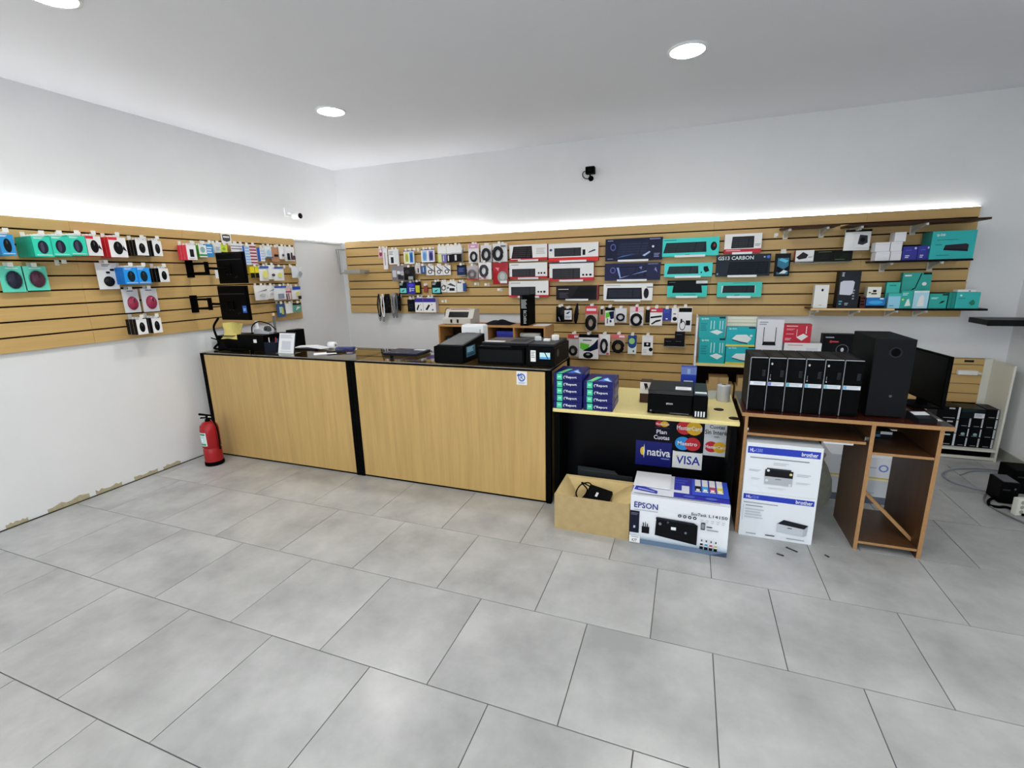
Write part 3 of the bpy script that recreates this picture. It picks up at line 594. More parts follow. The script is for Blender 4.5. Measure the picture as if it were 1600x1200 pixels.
card('cable_pack', 'B', (-2.4109, 1.7229, 0.17, 0.2061, 0.09), '#dcdadb', [('r', .05, .04, .2, .12, '#c04048'), ('r', .4, .04, .6, .12, '#c04048')], 'white bag with a grey cable ring over a red edge', 'pack', bag=True, coil=[(.45, .5, .32, .34, .008, '#4a4c54')], n=2)
card('cable_pack', 'B', (-2.2071, 1.6606, 0.2048, 0.2624, 0.08), '#9c1a26', [('p', [(.2, .78), (.45, .75), (.4, .6)], '#e08890'), ('e', .66, .32, .32, .28, '#8c9490'), ('r', .5, .04, .95, .16, '#d4d6d6'), ('e', .66, .36, .18, .16, '#b0b6b4')], 'red bag with a clear round window beside the keyboards', 'pack', bag=True)
# third row
for R, l in (((-3.6397, 1.5491, 0.1213, 0.1573, 0.06), 'dark pack with a turquoise label, nearer the corner'), ((-3.1307, 1.5453, 0.1387, 0.1612, 0.06), 'dark pack with a turquoise label beside the white lead packs')):
    card('adapter_pack', 'B', R, '#18262e', [('r', .08, .1, .9, .5, '#6cc8c8'), ('p', [(.2, .22), (.7, .4), (.5, .2)], '#1c4c54'), ('l', .08, .7, .5, .9, 2, '#c0ccd0')], l, 'pack', 'turquoise label packs', n=2)
card('adapter_pack', 'B', (-3.5143, 1.5482, 0.1296, 0.1562, 0.06), '#2a2c90', [('e', .5, .75, .3, .15, '#4440c0'), ('r', .3, .2, .42, .55, '#d0d4f0'), ('l', .5, .2, .9, .5, 2, '#b0b4e4')], 'royal blue pack between a turquoise and a yellow one', 'pack', n=2)
card('adapter_pack', 'B', (-3.4146, 1.5474, 0.0789, 0.1637, 0.06), '#1c1c30', [('r', .1, .12, .9, .7, '#b4b420')], 'black pack with a yellow front in the third row', 'pack', n=2)
card('lead_pack', 'B', (-3.3109, 1.5664, 0.0588, 0.0924, 0.03), '#8c4438', None, 'small reddish lead hanging alone between the packs', 'pack', hk=True)
card('lead_pack', 'B', (-3.0283, 1.5689, 0.0946, 0.1357, 0.05), '#d8d6d6', [('o', .5, .4, .35, .25, .35, '#3a3e48'), ('p', [(.1, .9), (.9, .6), (.9, .5)], '#50545c')], 'white lead pack in the third row', 'pack')
card('adapter_pack', 'B', (-2.9034, 1.5641, 0.1352, 0.1428, 0.06), '#dcdcdc', [('r', .25, .15, .8, .4, '#2c2f38'), ('p', [(.05, .7), (.9, .5), (.9, .6), (.4, .85)], '#4c5058'), ('r', 0, .35, .2, .5, '#5c6068')], 'white pack with a black adapter in the third row', 'pack')
card('adapter_pack', 'B', (-2.7713, 1.571, 0.1102, 0.1296, 0.06), '#dfe6e8', [('r', .1, .15, .75, .65, '#cfe2e8'), ('r', .1, .85, .6, 1, '#484858')], 'white and pale blue pack in the third row', 'pack', lump=[(.85, .05, 1.25, .85, .02, '#284480')])
# fourth row: loose leads, boxed sticks
def loose(R, h1, h2, label, n=2):
    c, z, w_, h, d = R
    t = empty('cable_bundle', (c, BY - d, z), label, 'cable')
    for k in range(n):
        x = -w_ * .3 + w_ * .6 * k / max(1, n - 1)
        pts = curve_pts([(x, .0, h), (x - w_ * .22, -.01, h * .55), (x - w_ * .1, -.012, .02), (x + w_ * .12, -.012, .0), (x + w_ * .2, -.008, h * .5), (x + .004, 0, h)], 5)
        for q in range(6):
            MB().tube([((p[0] + .006 * q - .012) * .8, p[1] - .006 * q, p[2] + .012 * q) for p in pts], .0085, M(h1 if (k + q) % 2 == 0 else h2, .45), 6).build('lead', t)
    MB().lathe([(.016, h * .6), (.018, h * .64), (.016, h * .68)], M(h2, .5), 10).build('tie', t)
    hook('B', c, z + h, d + .02, 'white hook carrying the ' + label)
loose((-4.0083, 1.1939, 0.1274, 0.3011, 0.06), '#dcdcdc', '#1c1c1f', 'looped black and white leads hanging below the slatwall edge')
loose((-3.9099, 1.3007, 0.1155, 0.1933, 0.05), '#1a1a1c', '#26262a', 'short black leads hanging next to the white ones', 3)
loose((-3.7851, 1.2406, 0.1036, 0.2707, 0.06), '#6c6d70', '#8c8d90', 'grey leads with a dark round end', 2)
loose((-3.7263, 1.328, 0.0823, 0.1738, 0.05), '#1d1d20', '#222226', 'black leads right of the grey ones', 2)
boxed('stick_box', 'B', (-3.527, 1.3131, 0.1106, 0.1632, 0.07), .03, '#15171c', '#1b1e26', [('l', .2, .2, .8, .6, 2, '#30343c')], 'plain black pack left of the violet topped cartons', 'pack', None, 1, 'plain black pack')
for R, l in (((-3.3982, 1.306, 0.1238, 0.1873, 0.08), 'white carton with violet top and a black stick, left one'), ((-3.2365, 1.3069, 0.1898, 0.1856, 0.08), 'wider white carton with violet top and a black stick, right one')):
    boxed('stick_box', 'B', R, .035, '#b8b6c0', '#dedee2', [('r', 0, .72, 1, 1, '#3a2f8c'), ('p', [(.15, .2), (.3, .14), (.55, .5), (.42, .56)], '#1f2126'), ('p', [(.6, .56), (.75, .6), (.7, .5)], '#8c8e94'), ('r', .68, .12, .8, .24, '#6a6c72')], l, 'box', None, 2, l)
def ehook(px, lab):
    hook('B', px[0], px[1], .09, lab)
for q, l in (((-3.0299, 1.44, 0.0191, 0.0334, 0.05), 'empty white hook right of the violet topped cartons'), ((-2.233, 1.5815, 0.0173, 0.0315, 0.05), 'empty white hook below the red bag'), ((-2.5475, 1.6568, 0.0179, 0.024, 0.05), 'empty white hook below the grey cable bag'), ((-2.4056, 1.6469, 0.0176, 0.0317, 0.05), 'empty white hook below the white cable bag'), ((-3.406, 2.1148, 0.0194, 0.0243, 0.05), 'empty white hook between the bright blue and pale blue ink packs'), ((-2.7246, 2.0887, 0.018, 0.0312, 0.05), 'empty white hook beside the black ink packs')):
    ehook(q, l)

# --- lower slatwall: upper row of packs
card('mouse_pouch', 'B', (-1.4431, 1.2025, 0.0992, 0.1838, 0.09), '#17161c', [('p', [(.3, .35), (.45, .3), (.6, .05), (.45, .1)], '#9a98a4')], 'black pouch at the left end of the lower packs', 'pack', bag=True, n=2)
card('adapter_pack', 'B', (-1.3509, 1.2065, 0.1061, 0.1603, 0.08), '#1a1920', [('r', .1, .15, .95, .85, '#e0e2ea'), ('p', [(.25, .6), (.5, .55), (.8, .75), (.6, .75)], '#2c3478'), ('l', .2, .2, .85, .42, 2, '#9094a8')], 'black pack with a white label beside the black pouch', 'pack', n=2)
loose((-1.2384, 1.1858, 0.0545, 0.1754, 0.05), '#1d1b1e', '#242226', 'black lead with a white tie hanging alone', 1)
card('cable_pack', 'B', (-1.0667, 1.1065, 0.1408, 0.2864, 0.07), '#b9a79c', [('r', 0, .68, 1, 1, '#c8384a'), ('r', .1, .8, .9, .9, '#f0d4d8')], 'red topped bag with a large black cable coil', 'pack', bag=True, coil=[(.48, .32, .40, .28, .014, '#232426')])
card('clip_pack', 'B', (-0.9478, 1.2048, 0.0676, 0.1572, 0.05), '#9c7a68', [('r', .3, .55, .65, .95, '#1d1b1c'), ('p', [(.1, .1), (.9, .2), (.9, .45), (.3, .4)], '#d0605c')], 'small red and black clip beside the green pack', 'pack')
card('headset_pack', 'B', (-0.8545, 1.162, 0.1076, 0.2157, 0.06), '#dfe4ea', [('r', 0, .82, 1, 1, '#15181c'), ('p', [(.05, .4), (.05, .7), (.45, .75), (.5, .5)], '#58c02c'), ('p', [(.4, .75), (.95, .8), (.95, .4), (.6, .35)], '#101c4c'), ('r', .2, .12, .3, .4, '#283444'), ('e', .6, .25, .12, .07, '#344050')], 'narrow green white and black pack in the upper lower row', 'pack', n=2)
card('cable_pack', 'B', (-0.7267, 1.2021, 0.1311, 0.1655, 0.07), '#c9c9cd', [('e', .3, .05, .08, .03, '#c04848')], 'grey bag with thin looped black wire', 'pack', bag=True, coil=[(.5, .38, .36, .25, .005, '#26262a')])
card('cable_pack', 'B', (-0.5483, 1.1715, 0.1531, 0.2111, 0.07), '#d9d7d6', [('r', .02, .76, 1, 1, '#d8c4c8'), ('r', .42, .76, .6, 1, '#c03048')], 'white bag with a black wire ring and a red topped header', 'pack', bag=True, coil=[(.5, .32, .40, .32, .008, '#1f2028')])
card('plug_pack', 'B', (-0.4252, 1.2051, 0.0527, 0.1519, 0.06), '#1a1713', None, 'small black plug left of the red headed white pack', 'pack', lump=[(.1, .2, .9, .9, .02, '#171513')])
card('cable_pack', 'B', (-0.3331, 1.1758, 0.1349, 0.1971, 0.08), '#dcdbdd', [('r', 0, .74, 1, 1, '#bf3044'), ('r', .1, .82, .5, .9, '#f0e0e2'), ('p', [(.05, .5), (.95, .58), (.95, .48), (.05, .4)], '#23242a'), ('p', [(.1, .1), (.5, .3), (.9, .35), (.85, .25), (.5, .18), (.2, .04)], '#2c2e36')], 'white pack with a red header and crossed black leads', 'pack')
card('memory_pack', 'B', (-0.2196, 1.2303, 0.1023, 0.1352, 0.07), '#1c2c84', [('l', .15, .6, .85, .9, 2, '#4458b4'), ('r', .4, .1, .6, .2, '#c8d0f0')], 'plain deep blue pack in the upper lower row', 'pack', n=2)
card('adapter_pack', 'B', (-0.1377, 1.2099, 0.0675, 0.1628, 0.07), '#dcdde1', [('e', .55, .25, .35, .14, '#24262e'), ('r', .3, .55, .7, .62, '#50525c')], 'narrow white pack next to the deep blue one', 'pack')
card('adapter_pack', 'B', (-0.0281, 1.113, 0.1463, 0.2676, 0.08), '#dfe0e6', [('r', .05, .8, .97, .97, '#15161a'), ('r', .58, .26, .9, .46, '#23252c'), ('o', .35, .25, .22, .2, .2, '#4c4e56'), ('r', .2, .35, .32, .52, '#26282e')], 'tall white adapter pack with a black header', 'pack')
# lower slatwall: lower row
card('cable_pack', 'B', (-1.2778, 0.7834, 0.1304, 0.2739, 0.08), '#b8b4b2', [('r', 0, .82, 1, 1, '#c03a44'), ('r', .58, .86, .95, .95, '#f0e4e4')], 'red headed grey bag beside the printer on the counter', 'pack', bag=True, coil=[(.5, .28, .36, .2, .010, '#2a2a2c')])
card('headset_pack', 'B', (-1.0926, 0.7649, 0.2354, 0.2976, 0.09), '#dde4ea', [('r', 0, .86, 1, 1, '#14161c'), ('p', [(.06, .42), (.06, .66), (.55, .58), (.5, .35), (.2, .36)], '#62c034'), ('p', [(.98, .82), (.98, .42), (.6, .3), (.2, .32), (.5, .45), (.75, .6)], '#142044'), ('e', .48, .14, .26, .13, '#191b20'), ('e', .48, .18, .1, .04, '#8c9098'), ('l', .2, .7, .65, .77, 1, '#20483c')], 'large green white and navy pack in the lowest row', 'pack', n=2)
card('cable_pack', 'B', (-0.9089, 0.8153, 0.1323, 0.2449, 0.07), '#e0dede', [('r', .72, .03, .95, .12, '#d0404c'), ('r', 0, 0, .06, 1, '#c890a0')], 'white bag with an oval black lead, red corner mark', 'pack', bag=True, coil=[(.5, .45, .3, .34, .008, '#2e2c32')])
card('cable_pack', 'B', (-0.745, 0.8596, 0.1591, 0.2041, 0.07), '#a58c6c', [('r', 0, .78, 1, 1, '#d0606c'), ('r', .55, .84, .95, .95, '#f0d0d8')], 'pink headed bag with a round black cable coil', 'pack', bag=True, coil=[(.5, .32, .40, .34, .012, '#1f1e20')])
card('disc_pack', 'B', (-0.5878, 0.837, 0.0981, 0.2215, 0.06), '#d4e0d8', [('r', 0, .55, 1, 1, '#1d3f7c'), ('e', .5, .55, .5, .25, '#1d3f7c'), ('e', .45, .68, .34, .16, '#8cc478'), ('r', .6, .1, .75, .2, '#30443c')], 'blue and green round topped card in the lowest row', 'pack')
card('charger_pack', 'B', (-0.4159, 0.83, 0.1207, 0.2262, 0.07), '#e2e2e4', [('r', .18, .44, .78, .66, '#101114'), ('e', .5, .57, .1, .06, '#d8d8dc'), ('e', .82, .3, .18, .1, '#17181c'), ('l', .1, .08, .5, .3, 3, '#c0c0c4')], 'plain white card with two black squares, lowest row', 'pack')
for R, l in (((-0.1789, 0.9497, 0.1094, 0.0797, 0.1), 'small black carton, single one on the left of the pile'), ((-0.0702, 0.9494, 0.1079, 0.0827, 0.1), 'small black carton under the upper one'), ((-0.0695, 1.0322, 0.1041, 0.075, 0.1), 'small black carton on top of another')):
    boxed('small_box', 'B', R, .08, '#16141a', '#1b1820', [('l', .15, .55, .7, .68, 1, '#5c5464')], l, 'box', 'small black cartons on the lower slatwall', hk=False)
c_, z_, w_, h_, d_ = (-0.1228, 0.9405, 0.238, 0.0109, 0.1)
q = empty('acrylic_ledge', (c_, BY, z_ - .004), 'clear acrylic ledge holding the three small black cartons', 'display ledge', 'acrylic ledges')
bx('plate', q, -w_ / 2, w_ / 2, -.11, -.001, 0, h_, clear('acrylic', milk=.18))
bx('wall_flange', q, -w_ / 2, w_ / 2, -.004, -.001, 0, .04, clear('acrylic', milk=.18))

# ------------------------------------------------------------------ shelves on the back slatwall
def shelf(x0, x1, y0, z, m, edge, label, br):
    """board on white brackets; y0 = its front edge"""
    t = empty('wall_shelf', ((x0 + x1) / 2, BY, z), label, 'shelf')
    cx = (x0 + x1) / 2
    MB().box(x0 - cx, x1 - cx, y0 - BY, -.002, 0, .018, m, front=edge).build('board', t)
    for x in br:
        b = MB(); b.prism([(-.002, -.075), (-.002, -.001), (y0 - BY + .05, -.001), (y0 - BY + .05, -.012), (-.03, -.06)], x - cx - .012, x - cx + .012, 'x', METALW)
        b.box(x - cx - .022, x - cx + .022, -.006, -.001, -.085, -.001, METALW)
        b.build('bracket', t)
        MB().lathe([(.011, -.02), (.011, -.001)], WHT, 10, c=(x - cx, y0 - BY + .035, 0)).build('knob', t)
    return t
YS = 5.36
DKB = M('#4a2c1c', .4, k=1.1, grain=.15, scale=20)
BKE = M('#17161a', .4)
(xa, za), (xb, zb) = (0.8216, 2.1462), (1.2842, 2.133)
shelf(xa, xb, YS, za, DKB, DKB, 'short dark brown empty wall shelf near the top of the slatwall', [xa + .06, xb - .09])
(xa, za), (xb, zb) = (1.6506, 2.1464), (2.3505, 2.1449)
shelf(xa - .3, xb, 5.30, (za + zb) / 2 - .01, DKB, DKB, 'long brown wall shelf passing the right end of the slatwall', [xa - .2, xb - .42])
(xa, za), (xb, zb) = (1.5954, 1.8263), (2.3063, 1.812)
ZC1 = (za + zb) / 2 - .009
shelf(xa, xb, YS, ZC1 - .009, BKE, BKE, 'black wall shelf with white and navy cartons and a teal switch carton', [xa + .14, xb - .2])
(xa, za), (xb, zb), (xc, zc) = (1.1537, 1.3775), (1.8001, 1.3825), (2.4746, 1.3873)
ZD = (za + zb) / 2
shelf(xa - .03, xb, YS, ZD - .013, DKB, M('#d8b47c', .4, k=1.2), 'brown wall shelf with a pale front edge under the white phone carton', [xa + .04, xa + .38])
shelf(xb + .002, xc, YS, ZD - .013, BKE, BKE, 'black wall shelf under the row of teal adapter cartons', [xb + .03, xc - .42])
def onshelf(name, R, z, t, side, front, art, label, group=None, cat='box', rz=0):
    """carton standing on a shelf board at height z; R = (x, z0, w, h) seen on its front plane"""
    x, z0, w_, h, y = R
    o = MB().box(-w_ / 2, w_ / 2, 0, t, 0, h, M(side, .5), front=M(front, .4)).build(name, None, (x, y, z), rz)
    tag(o, label, cat, group)
    if art: MB().art(art, (-w_ / 2, 0, 0), (w_, 0, 0), (0, 0, h)).build('front_print', o)
    return o
zt = ZC1 + .0095
x_, _, w_, h_ = (1.6581, 1.8279, 0.113, 0.0831)
hw = h_
W1 = '#d6d7de'
LID = [('r', 0, .78, 1, .8, '#b0b1ba')]
for R, dz, l in (((1.6567, 1.8279, 0.1106, 0.086), 0, 'white small carton, lower left of the white pile'), ((1.6468, 1.9139, 0.1127, 0.0854), 1, 'white small carton, upper left of the white pile'), ((1.7576, 1.8304, 0.0822, 0.0796), 0, 'white small carton, lower right of the white pile'), ((1.7518, 1.9098, 0.0868, 0.0791), 1, 'white small carton, middle right of the white pile'), ((1.7708, 1.982, 0.0862, 0.0784), 2, 'white small carton on the very top of the white pile')):
    onshelf('small_box', (R[0], 0, R[2] - .002, hw - .0015, 5.40), zt + dz * hw, .12, W1, W1, LID, l, 'white small cartons on the black shelf')
for R, l in (((1.8594, 1.8327, 0.1094, 0.121), 'navy small carton next to the white pile'), ((1.9614, 1.8321, 0.0865, 0.1228), 'navy small carton touching the teal switch carton')):
    onshelf('small_box', (*R, 5.40), zt, .1, '#20246c', '#2c3088', [('e', .85, .85, .08, .08, '#c0c4e8'), ('l', .2, .1, .5, .35, 2, '#c8cce8'), ('l', .2, .6, .6, .75, 1, '#4a50b0')], l, 'navy small cartons')
R = (2.1525, 1.8277, 0.3104, 0.2395)
onshelf('switch_box', (*R, 5.38), zt, .2, '#14807c', '#2ba4a4', [('p', [(.3, .32), (.33, .5), (.8, .54), (.86, .5), (.86, .26)], '#3a3442'), ('p', [(.3, .32), (.86, .26), (.86, .32), (.31, .4)], '#2a2634'), ('t', .1, .8, .3, .92, 'tp-link', '#e0f4f4'), ('l', .12, .66, .6, .7, 1, '#157470'), ('l', .1, .48, .25, .53, 1, '#157470'), ('l', .15, .1, .45, .15, 1, '#157470')], 'large teal network switch carton at the right end of the black shelf')
zt = ZD + .0055
R = (1.2082, 1.3872, 0.118, 0.2212); onshelf('phone_box', (*R, 5.40), zt, .07, '#b8b8b0', '#e0e0d8', [('e', .55, .78, .08, .06, '#26262a'), ('l', .4, .08, .6, .14, 1, '#a8a8a0')], 'slim white carton at the left end of the pale edged shelf')
R = (1.4287, 1.3938, 0.1706, 0.3482); onshelf('access_point_box', (*R, 5.40), zt, .12, '#1c1e22', '#30343c', [('p', [(.08, .37), (.06, .7), (.2, .74), (.65, .74), (.74, .7), (.7, .4), (.6, .35)], '#c2c6d2'), ('l', .1, .84, .22, .96, 3, '#c8ccd0'), ('l', .1, .06, .25, .2, 2, '#5ca8c0'), ('l', .38, .06, .55, .14, 2, '#a8b0bc'), ('l', .7, .2, .8, .5, 4, '#8c94a0')], 'tall dark grey carton with a white device printed on it')
R = (1.5599, 1.3926, 0.041, 0.1086); onshelf('small_box', (R[0], 0, R[2], R[3], 5.42), zt, .06, '#3c1c1c', '#5c2c28', [('l', .1, .1, .9, .9, 3, '#1c1414')], 'dark red little carton beside the blue one')
R = (1.6568, 1.3942, 0.1482, 0.0985); onshelf('small_box', (*R, 5.40), zt, .1, '#123a70', '#1f70b8', [('r', 0, 0, 1, .25, '#151c34'), ('e', .5, .55, .38, .18, '#38a0d8'), ('r', .7, .82, .9, .95, '#d0e4f0')], 'blue carton with a dark bottom on the pale edged shelf'); hb = R[3]
R = (1.6345, 1.4927, 0.1079, 0.0977); onshelf('small_box', (*R, 5.40), zt + hb + .001, .09, '#c8c4b8', '#e0dccf', [('r', .3, .3, .7, .42, '#28242a'), ('r', .4, .5, .65, .72, '#28242a'), ('r', .1, .42, .25, .52, '#3c383c')], 'cream carton lying on top of the blue one')
AD = 'teal adapter cartons on the black shelf'
R = (1.7926, 1.3988, 0.0929, 0.1379); onshelf('adapter_box', (*R, 5.38), zt, .05, '#5c94b0', '#8cc4dc', [('r', 0, .8, 1, 1, '#3cb0a4'), ('l', .15, .1, .5, .2, 1, '#407c98')], 'pale blue carton at the left end of the teal row', AD); ha = R[3]
R = (1.8845, 1.399, 0.0891, 0.16); onshelf('adapter_box', (*R, 5.38), zt, .05, '#187c74', '#2aa094', [('p', [(.4, .12), (.55, .5), (.7, .55), (.9, .15)], '#d0dcd8'), ('e', .2, .5, .1, .06, '#c0cc60'), ('l', .12, .7, .6, .88, 2, '#a8dcd4')], 'narrow teal carton with a pale cone printed on it', AD)
R = (1.9906, 1.3991, 0.1137, 0.1587); onshelf('adapter_box', (*R, 5.38), zt, .05, '#6c98b8', '#a0cce8', [('p', [(.3, .12), (.4, .65), (.6, .8), (.7, .65), (.75, .12)], '#e4ecf2'), ('r', 0, .9, 1, 1, '#d0e8f4')], 'pale blue carton with a white device printed on it', AD)
R = (1.966, 1.555, 0.2163, 0.1564); onshelf('adapter_box', (R[0], 0, R[2], (1.9774, 1.3907, 0.2169, 0.3208)[3], 5.46), zt, .06, '#157870', '#2a988c', [('p', [(.62, .98), (.66, .98), (.5, .55), (.38, .5), (.38, .54), (.47, .57)], '#0f2c2c'), ('e', .78, .68, .08, .05, '#e0e8e4'), ('l', .06, .86, .3, .94, 1, '#d0ece8'), ('r', .7, .94, .98, 1, '#1c2c34')], 'tall teal carton standing behind the pale blue ones', AD)
R = (1.7892, 1.535, 0.1056, 0.0937); onshelf('adapter_box', (R[0], 0, R[2], (1.8052, 1.3917, 0.1062, 0.2364)[3], 5.44), zt, .04, '#1c8c80', '#38b0a4', [('l', .2, .8, .7, .9, 1, '#20847c')], 'plain teal carton behind the left pale blue one', AD)
R = (2.1194, 1.3965, 0.13, 0.1315); onshelf('adapter_box', (*R, 5.38), zt, .08, '#157870', '#279c92', [('p', [(.55, .3), (.8, .4), (.9, .55), (.7, .5)], '#1c3438'), ('l', .1, .6, .5, .75, 2, '#a8dcd8'), ('r', .7, .88, 1, .98, '#20303c')], 'teal carton with a dark lead printed on it', AD)
R = (2.2179, 1.3966, 0.0503, 0.1418); onshelf('adapter_box', (*R, 5.38), zt, .08, '#0f6c64', '#168078', [('r', .45, 0, .5, 1, '#0c504c')], 'dark teal narrow carton turned edge on', AD)
R = (2.3296, 1.394, 0.1682, 0.1433); onshelf('adapter_box', (*R, 5.38), zt, .09, '#148078', '#30a8a4', [('p', [(.55, .35), (.72, .55), (.82, .4), (.82, .25), (.7, .18)], '#20745c'), ('e', .2, .8, .05, .05, '#c8ece8'), ('l', .1, .55, .4, .65, 1, '#1c7c7c')], 'wide teal carton at the right end of the shelf', AD); hr = R[3]
R = (2.3255, 1.5421, 0.1302, 0.028); onshelf('paper_sleeve', (R[0], 0, R[2], .02, 5.41), zt + hr + .001, .08, '#d0d4d4', '#dfe3e2', [('r', .6, .2, .7, .6, '#28282c')], 'white flat sleeve lying on the rightmost teal carton', None, 'sleeve')
# small cartons and a pack between the shelves
for R, fr, sd, art, l in (((1.0535, 1.8313, 0.1578, 0.1108, 0.1), '#e2e0e0', '#8c2028', [('p', [(.05, .4), (.4, .85), (.7, .6), (.6, .3), (.2, .2)], '#3c3440'), ('r', 0, 0, 1, .08, '#b0b0b4'), ('l', .7, .3, .95, .45, 2, '#8c8c90')], 'white carton with a slanted dark square, left end of the ledge'), ((1.216, 1.8294, 0.1622, 0.1065, 0.1), '#1b231f', '#14181a', [('l', .2, .8, .9, .86, 1, '#6c8c50'), ('p', [(.3, .2), (.8, .2), (.85, .65), (.5, .65)], '#232d29')], 'black carton in the middle of the ledge'), ((1.3772, 1.8274, 0.1557, 0.1082, 0.1), '#182018', '#12161a', [('l', .1, .1, .6, .18, 1, '#5c7c4c'), ('p', [(.3, .25), (.75, .25), (.8, .7), (.5, .7)], '#222c26')], 'black carton at the right end of the ledge')):
    boxed('small_box', 'B', R, .08, sd, fr, art, l, 'box', 'small cartons on the clear ledge', hk=False)
c_, z_, w_, h_, d_ = (1.2215, 1.814, 0.493, 0.0153, 0.1)
q = empty('acrylic_ledge', (c_, BY, z_), 'clear acrylic ledge under the white and two black cartons', 'display ledge', 'acrylic ledges')
bx('plate', q, -w_ / 2, w_ / 2, -.11, -.001, 0, .004, clear('acrylic', milk=.18)); bx('wall_flange', q, -w_ / 2, w_ / 2, -.004, -.001, .004, .05, clear('acrylic', milk=.18))
card('camera_pack', 'B', (1.4679, 1.924, 0.2051, 0.1872, 0.14), '#dfe1e3', [('r', .35, .12, .95, .8, '#d4d6d8'), ('p', [(.5, .3), (.55, .75), (.85, .7), (.88, .35), (.7, .25)], '#383c44'), ('r', 0, .9, 1, 1, '#1d1e22'), ('e', .68, .5, .1, .12, '#1c1e24')], 'white pouch with a dark device hanging under the long brown shelf', 'pack', bag=True, n=2)
hook('B', (0.7928, 2.0923, 0.0173, 0.0187, 0.03)[0], (0.7928, 2.0923, 0.0173, 0.0187, 0.03)[1], .05, 'round white hook left of the short brown shelf')

# ------------------------------------------------------------------ counters
GLASS = clear('counter_glass', (0.88, 0.91, 0.89), .7, .03)
CT = 1.086
def counter(x0, x1, label, parts):
    yf, yb = 3.272, 3.885
    t = empty('display_counter', ((x0 + x1) / 2, yf, 0), label, 'counter', 'wooden fronted counters')
    a, b, D = x0 - (x0 + x1) / 2, x1 - (x0 + x1) / 2, yb - yf
    bx('front_panel', t, a + .05, b - .045, .004, .022, .018, 1.062, OAK)
    for x in (a, b - .04): bx('post', t, x, x + .045 if x == a else x + .04, 0, .045, 0, 1.07, BLKM, .003)
    for x in (a, b - .04): bx('post', t, x, x + .04, D - .045, D, 0, 1.07, BLKM, .003)
    bx('plinth', t, a + .05, b - .045, .012, .03, 0, .018, BLKM)
    for x in (a + .012, b - .03): bx('side_panel', t, x, x + .016, .05, D - .05, .02, 1.06, OAK)
    bx('inner_deck', t, a + .03, b - .03, .025, D - .05, .93, .948, OAK)
    bx('back_panel', t, a + .05, b - .045, D - .03, D - .015, .02, 1.06, OAK)
    m = MB()
    m.box(a, b, 0, .012, 1.062, 1.0745, BLKM); m.box(a, b, D - .012, D, 1.062, 1.0745, BLKM)
    m.box(a, a + .012, .012, D - .012, 1.062, 1.0745, BLKM); m.box(b - .012, b, .012, D - .012, 1.062, 1.0745, BLKM)
    m.build('top_frame', t)
    bx('glass_top', t, a + .001, b - .001, -.001, D, 1.0755, 1.0855, GLASS)
    parts(t, a, b, D)
    return t
counter(-4.575, -2.742, 'left wooden fronted counter between the side wall and the middle post', lambda t, a, b, D: None)
def stuck(t, a, b, D):
    x = (-1.1521, 1.0047)[0] - (t.location.x); z = (-1.1521, 1.0047)[1]
    m = MB(); m.box(x - .042, x + .042, .002, .0035, z - .052, z + .052, WHT)
    m.art([('o', .5, .55, .34, .3, .3, '#2c4c9c'), ('t', .38, .38, .66, .74, 'R', '#2c4c9c'), ('p', [(.05, .7), (.2, .85), (.3, .75), (.1, .6)], '#2c4c9c'), ('l', .2, .05, .85, .2, 2, '#9098b0')], (x - .042, .002, z - .052), (.084, 0, 0), (0, 0, .104))
    o = m.build('sticker', t); o['label'] = 'white sticker with a blue round badge'
counter(-2.738, -0.925, 'right wooden fronted counter carrying the black printers', stuck)
for i, (x, y, w_, h1) in enumerate(((-2.45, 3.42, .12, '#2a2c34'), (-2.25, 3.40, .16, '#1c1c22'), (-2.02, 3.44, .2, '#3a3478'), (-2.3, 3.55, .3, '#c8b88c'))):
    o = bx('flat_pack', None, -w_ / 2, w_ / 2, 0, .07, 0, .02, M(h1, .4), .003, (x, y, .9485))
    tag(o, ['small dark pack under the counter glass, below the laptop', 'black pack under the counter glass, right of the first', 'violet pack under the counter glass near the printers', 'pale pack under the counter glass behind the dark ones'][i], 'pack')

# ------------------------------------------------------------------ things on the left counter
R = (-4.4501, 1.0736, 0.3018, 0.1344)
t = empty('document_tray', (R[0], 3.50, CT), 'black open document tray at the wall end of the counter', 'tray')
w_, h_ = R[2] / 2, .13
bx('base', t, -w_, w_, 0, .30, 0, .006, BLK)
for x in (-w_, w_ - .006): bx('side', t, x, x + .006, 0, .30, .006, h_, BLK)
bx('front', t, -w_ + .006, w_ - .006, 0, .006, .006, h_ * .75, BLK); bx('back', t, -w_ + .006, w_ - .006, .294, .30, .006, h_, BLK)
bx('shelf', t, -w_ - .02, w_ * .4, .01, .28, h_, h_ + .006, M('#34363a', .3))
R = (-4.1104, 1.0814, 0.3557, 0.1823)
t = MB().box(-R[2] / 2, R[2] / 2, 0, .26, 0, .155, BLK, bev=.006).build('receipt_printer', None, (R[0], 3.48, CT)); tag(t, 'squat black receipt printer with a small white label', 'printer')
MB().art([('r', .62, .5, .74, .72, '#d8dade')], (-R[2] / 2, 0, 0), (R[2], 0, 0), (0, 0, .155)).build('label_sticker', t)
MB().lathe([(.012, .155), (.012, .157)], M('#3c3e44'), 12, c=(-.07, .05, 0)).lathe([(.012, .155), (.012, .157)], M('#3c3e44'), 12, c=(.03, .05, 0)).build('button', t)
xr = R[0]
